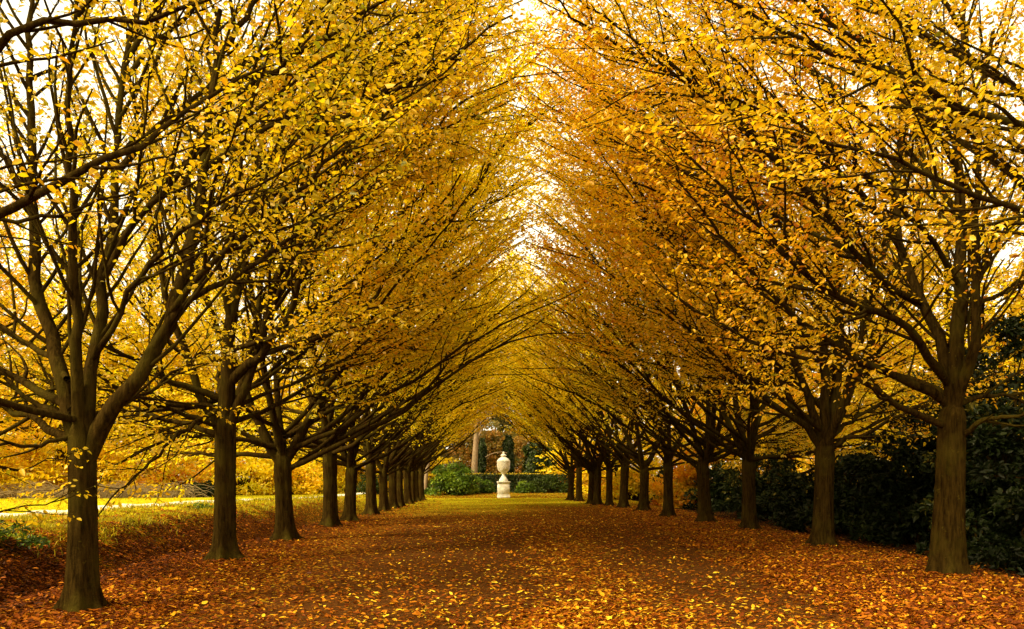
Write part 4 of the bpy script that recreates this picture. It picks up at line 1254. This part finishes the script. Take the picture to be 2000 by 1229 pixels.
k = (rng.uniform(0, 1, N) < D) & (Xl > -30) & (Xl < 11)
Xl, Yl, xw = Xl[k], Yl[k], xw[k]
# leaves drifted against the trunk feet
fx, fy = [], []
for key, px, Y, side, turn, sc_, label, X in rows:
    X = at(px, HY, Y)[0]
    m_ = int(220 * min(1, 18 / Y))
    a_, r_ = rng.uniform(0, 6.283, m_), .22 + np.abs(rng.normal(0, .26, m_))
    fx.append(X + r_ * np.cos(a_)); fy.append(Y + r_ * np.sin(a_))
Xl, Yl = np.r_[Xl, np.concatenate(fx)], np.r_[Yl, np.concatenate(fy)]
xw = np.r_[xw, np.zeros(len(Xl) - len(xw)) + 5]
n = len(Xl)
t = rng.beta(1.15, 2.0, n)
t = t - .26 * smooth(-5.2, -6.6, xw) * (xw > -9) + .18 * (np.abs(xw - .5) < 3.2)
t = np.where((Yl > 61) & (Xl > -6), t * .5 + .12, t)
t = np.clip(t, 0, 1)
an = rng.uniform(0, 6.283, n)
tl = rng.normal(0, .24, (n, 2))
nor = np.c_[tl, np.ones(n)]
d = np.c_[np.cos(an), np.sin(an), rng.normal(.05, .2, n)]
ln = rng.uniform(.040, .080, n) * rng.choice([.6, .9, 1.1, 1.45], n) * (1 + .012 * np.maximum(Yl - 15, 0))
pos = np.c_[Xl, Yl, ground_z(Xl, Yl) + .014 + rng.uniform(0, .025, n)]
leaves(mb, pos, d, nor, ln, ln * rng.uniform(.38, .55, n), t, rng.uniform(-.25, .3, (n, 1)))
tag(mb.build('fallen_leaves', M['litter']), 'orange, red and yellow fallen leaves scattered over the path and ditch', 'leaves', kind='stuff')

mb = MB()
N = 90000
u = rng.uniform(0, 1, N)
Yg = (9. ** -1 + u * (55. ** -1 - 9. ** -1)) ** -1
Xg = rng.uniform(-13.5, -8.1, N)
k = (noise2(Xg, Yg, 1.1) + rng.normal(0, .5, N) > .45 + 1.0 * (Xg > -8.8)) & (np.abs(Xg / Yg) < .72)
# a few tufts at the feet of the left row as well
Xg, Yg = Xg[k], Yg[k]
n = len(Xg)
h = rng.uniform(.05, .16, n) * (1 + .01 * Yg)
a = rng.uniform(0, 6.283, n)
b = np.c_[Xg, Yg, ground_z(Xg, Yg) - .01]
sd = np.c_[np.cos(a), np.sin(a), np.zeros(n)] * (.004 + .0003 * Yg)[:, None]
ben = rng.normal(0, .45, (n, 2)) * h[:, None]
m1 = b + np.c_[ben * .35, h * .62]
tp = b + np.c_[ben, h]
V = np.stack([b - sd, b + sd, m1 + sd * .7, m1 - sd * .7, tp], 1)
i = np.arange(n)[:, None] * 5
t = np.clip(rng.normal(.5, .25, n), 0, 1)
mb.add(V, i + np.array([[0, 1, 2, 3]]), t)
mb.f.append(i + np.array([[3, 2, 4]])); mb.a.append(t)
tag(mb.build('grass', M['grass']), 'yellow green grass along the top of the ditch bank', 'grass', kind='stuff')

# ------------------------------------------------------------------ light, sky, camera
SUN_EL, SUN_AZ = 42.0, -122.0       # azimuth from +Y towards +X
sun = bpy.data.lights.new('sun', 'SUN')
sun.energy = 2.0
sun.angle = R(14)
sun.color = (1, .90, .66)
so = bpy.data.objects.new('sun', sun)
col.objects.link(so)
so.rotation_euler = (R(90 - SUN_EL), 0, R(180 - SUN_AZ) + 0)
so.location = (-20, 40, 60)

w = bpy.data.worlds.new('World')
scene.world = w
w.use_nodes = True
nt = w.node_tree
nt.nodes.clear()
sky = nt.nodes.new('ShaderNodeTexSky')
sky.sky_type = 'NISHITA'
sky.sun_disc = False
sky.sun_elevation = R(SUN_EL)
sky.sun_rotation = R(SUN_AZ)
sky.air_density = 1.0
sky.dust_density = 4.0
bw = nt.nodes.new('ShaderNodeRGBToBW')
nt.links.new(sky.outputs[0], bw.inputs[0])
tint = nt.nodes.new('ShaderNodeVectorMath')      # overcast: the cloud layer takes the blue out of the sky
tint.operation = 'SCALE'
tint.inputs[0].default_value = (1.0, .91, .68)
nt.links.new(math_n(nt, 'MULTIPLY_ADD', bw.outputs[0], .45, 2.7), tint.inputs['Scale'])   # an even cloud layer over the clear-sky gradient
bg = nt.nodes.new('ShaderNodeBackground')
bg.inputs[1].default_value = .15
nt.links.new(tint.outputs[0], bg.inputs[0])
wo = nt.nodes.new('ShaderNodeOutputWorld')
nt.links.new(bg.outputs[0], wo.inputs[0])

cam = bpy.data.cameras.new('camera')
cam.sensor_width = 36
cam.sensor_fit = 'HORIZONTAL'
cam.lens = FOC / 2000 * 36
cam.shift_y = (HY - 614.5) / 2000
cam.clip_start = .1
cam.clip_end = 3000
co = bpy.data.objects.new('camera', cam)
col.objects.link(co)
co.location = (0, 0, EYE)
co.rotation_euler = (R(90), 0, 0)
scene.camera = co

scene.view_settings.view_transform = 'Standard'
scene.view_settings.look = 'None'
scene.view_settings.exposure = 1.75
scene.view_settings.gamma = 1.0
scene.view_settings.use_curve_mapping = False
cy = scene.cycles
cy.max_bounces = 12
cy.diffuse_bounces = 12
cy.glossy_bounces = 2
cy.transmission_bounces = 4
cy.use_denoising = True
cy.denoiser = 'OPENIMAGEDENOISE'
cy.denoising_input_passes = 'RGB_ALBEDO_NORMAL'
cy.denoising_prefilter = 'ACCURATE'
cy.caustics_reflective = cy.caustics_refractive = False
print('objects', len(bpy.data.objects), 'polys', sum(len(m.polygons) for m in bpy.data.meshes))
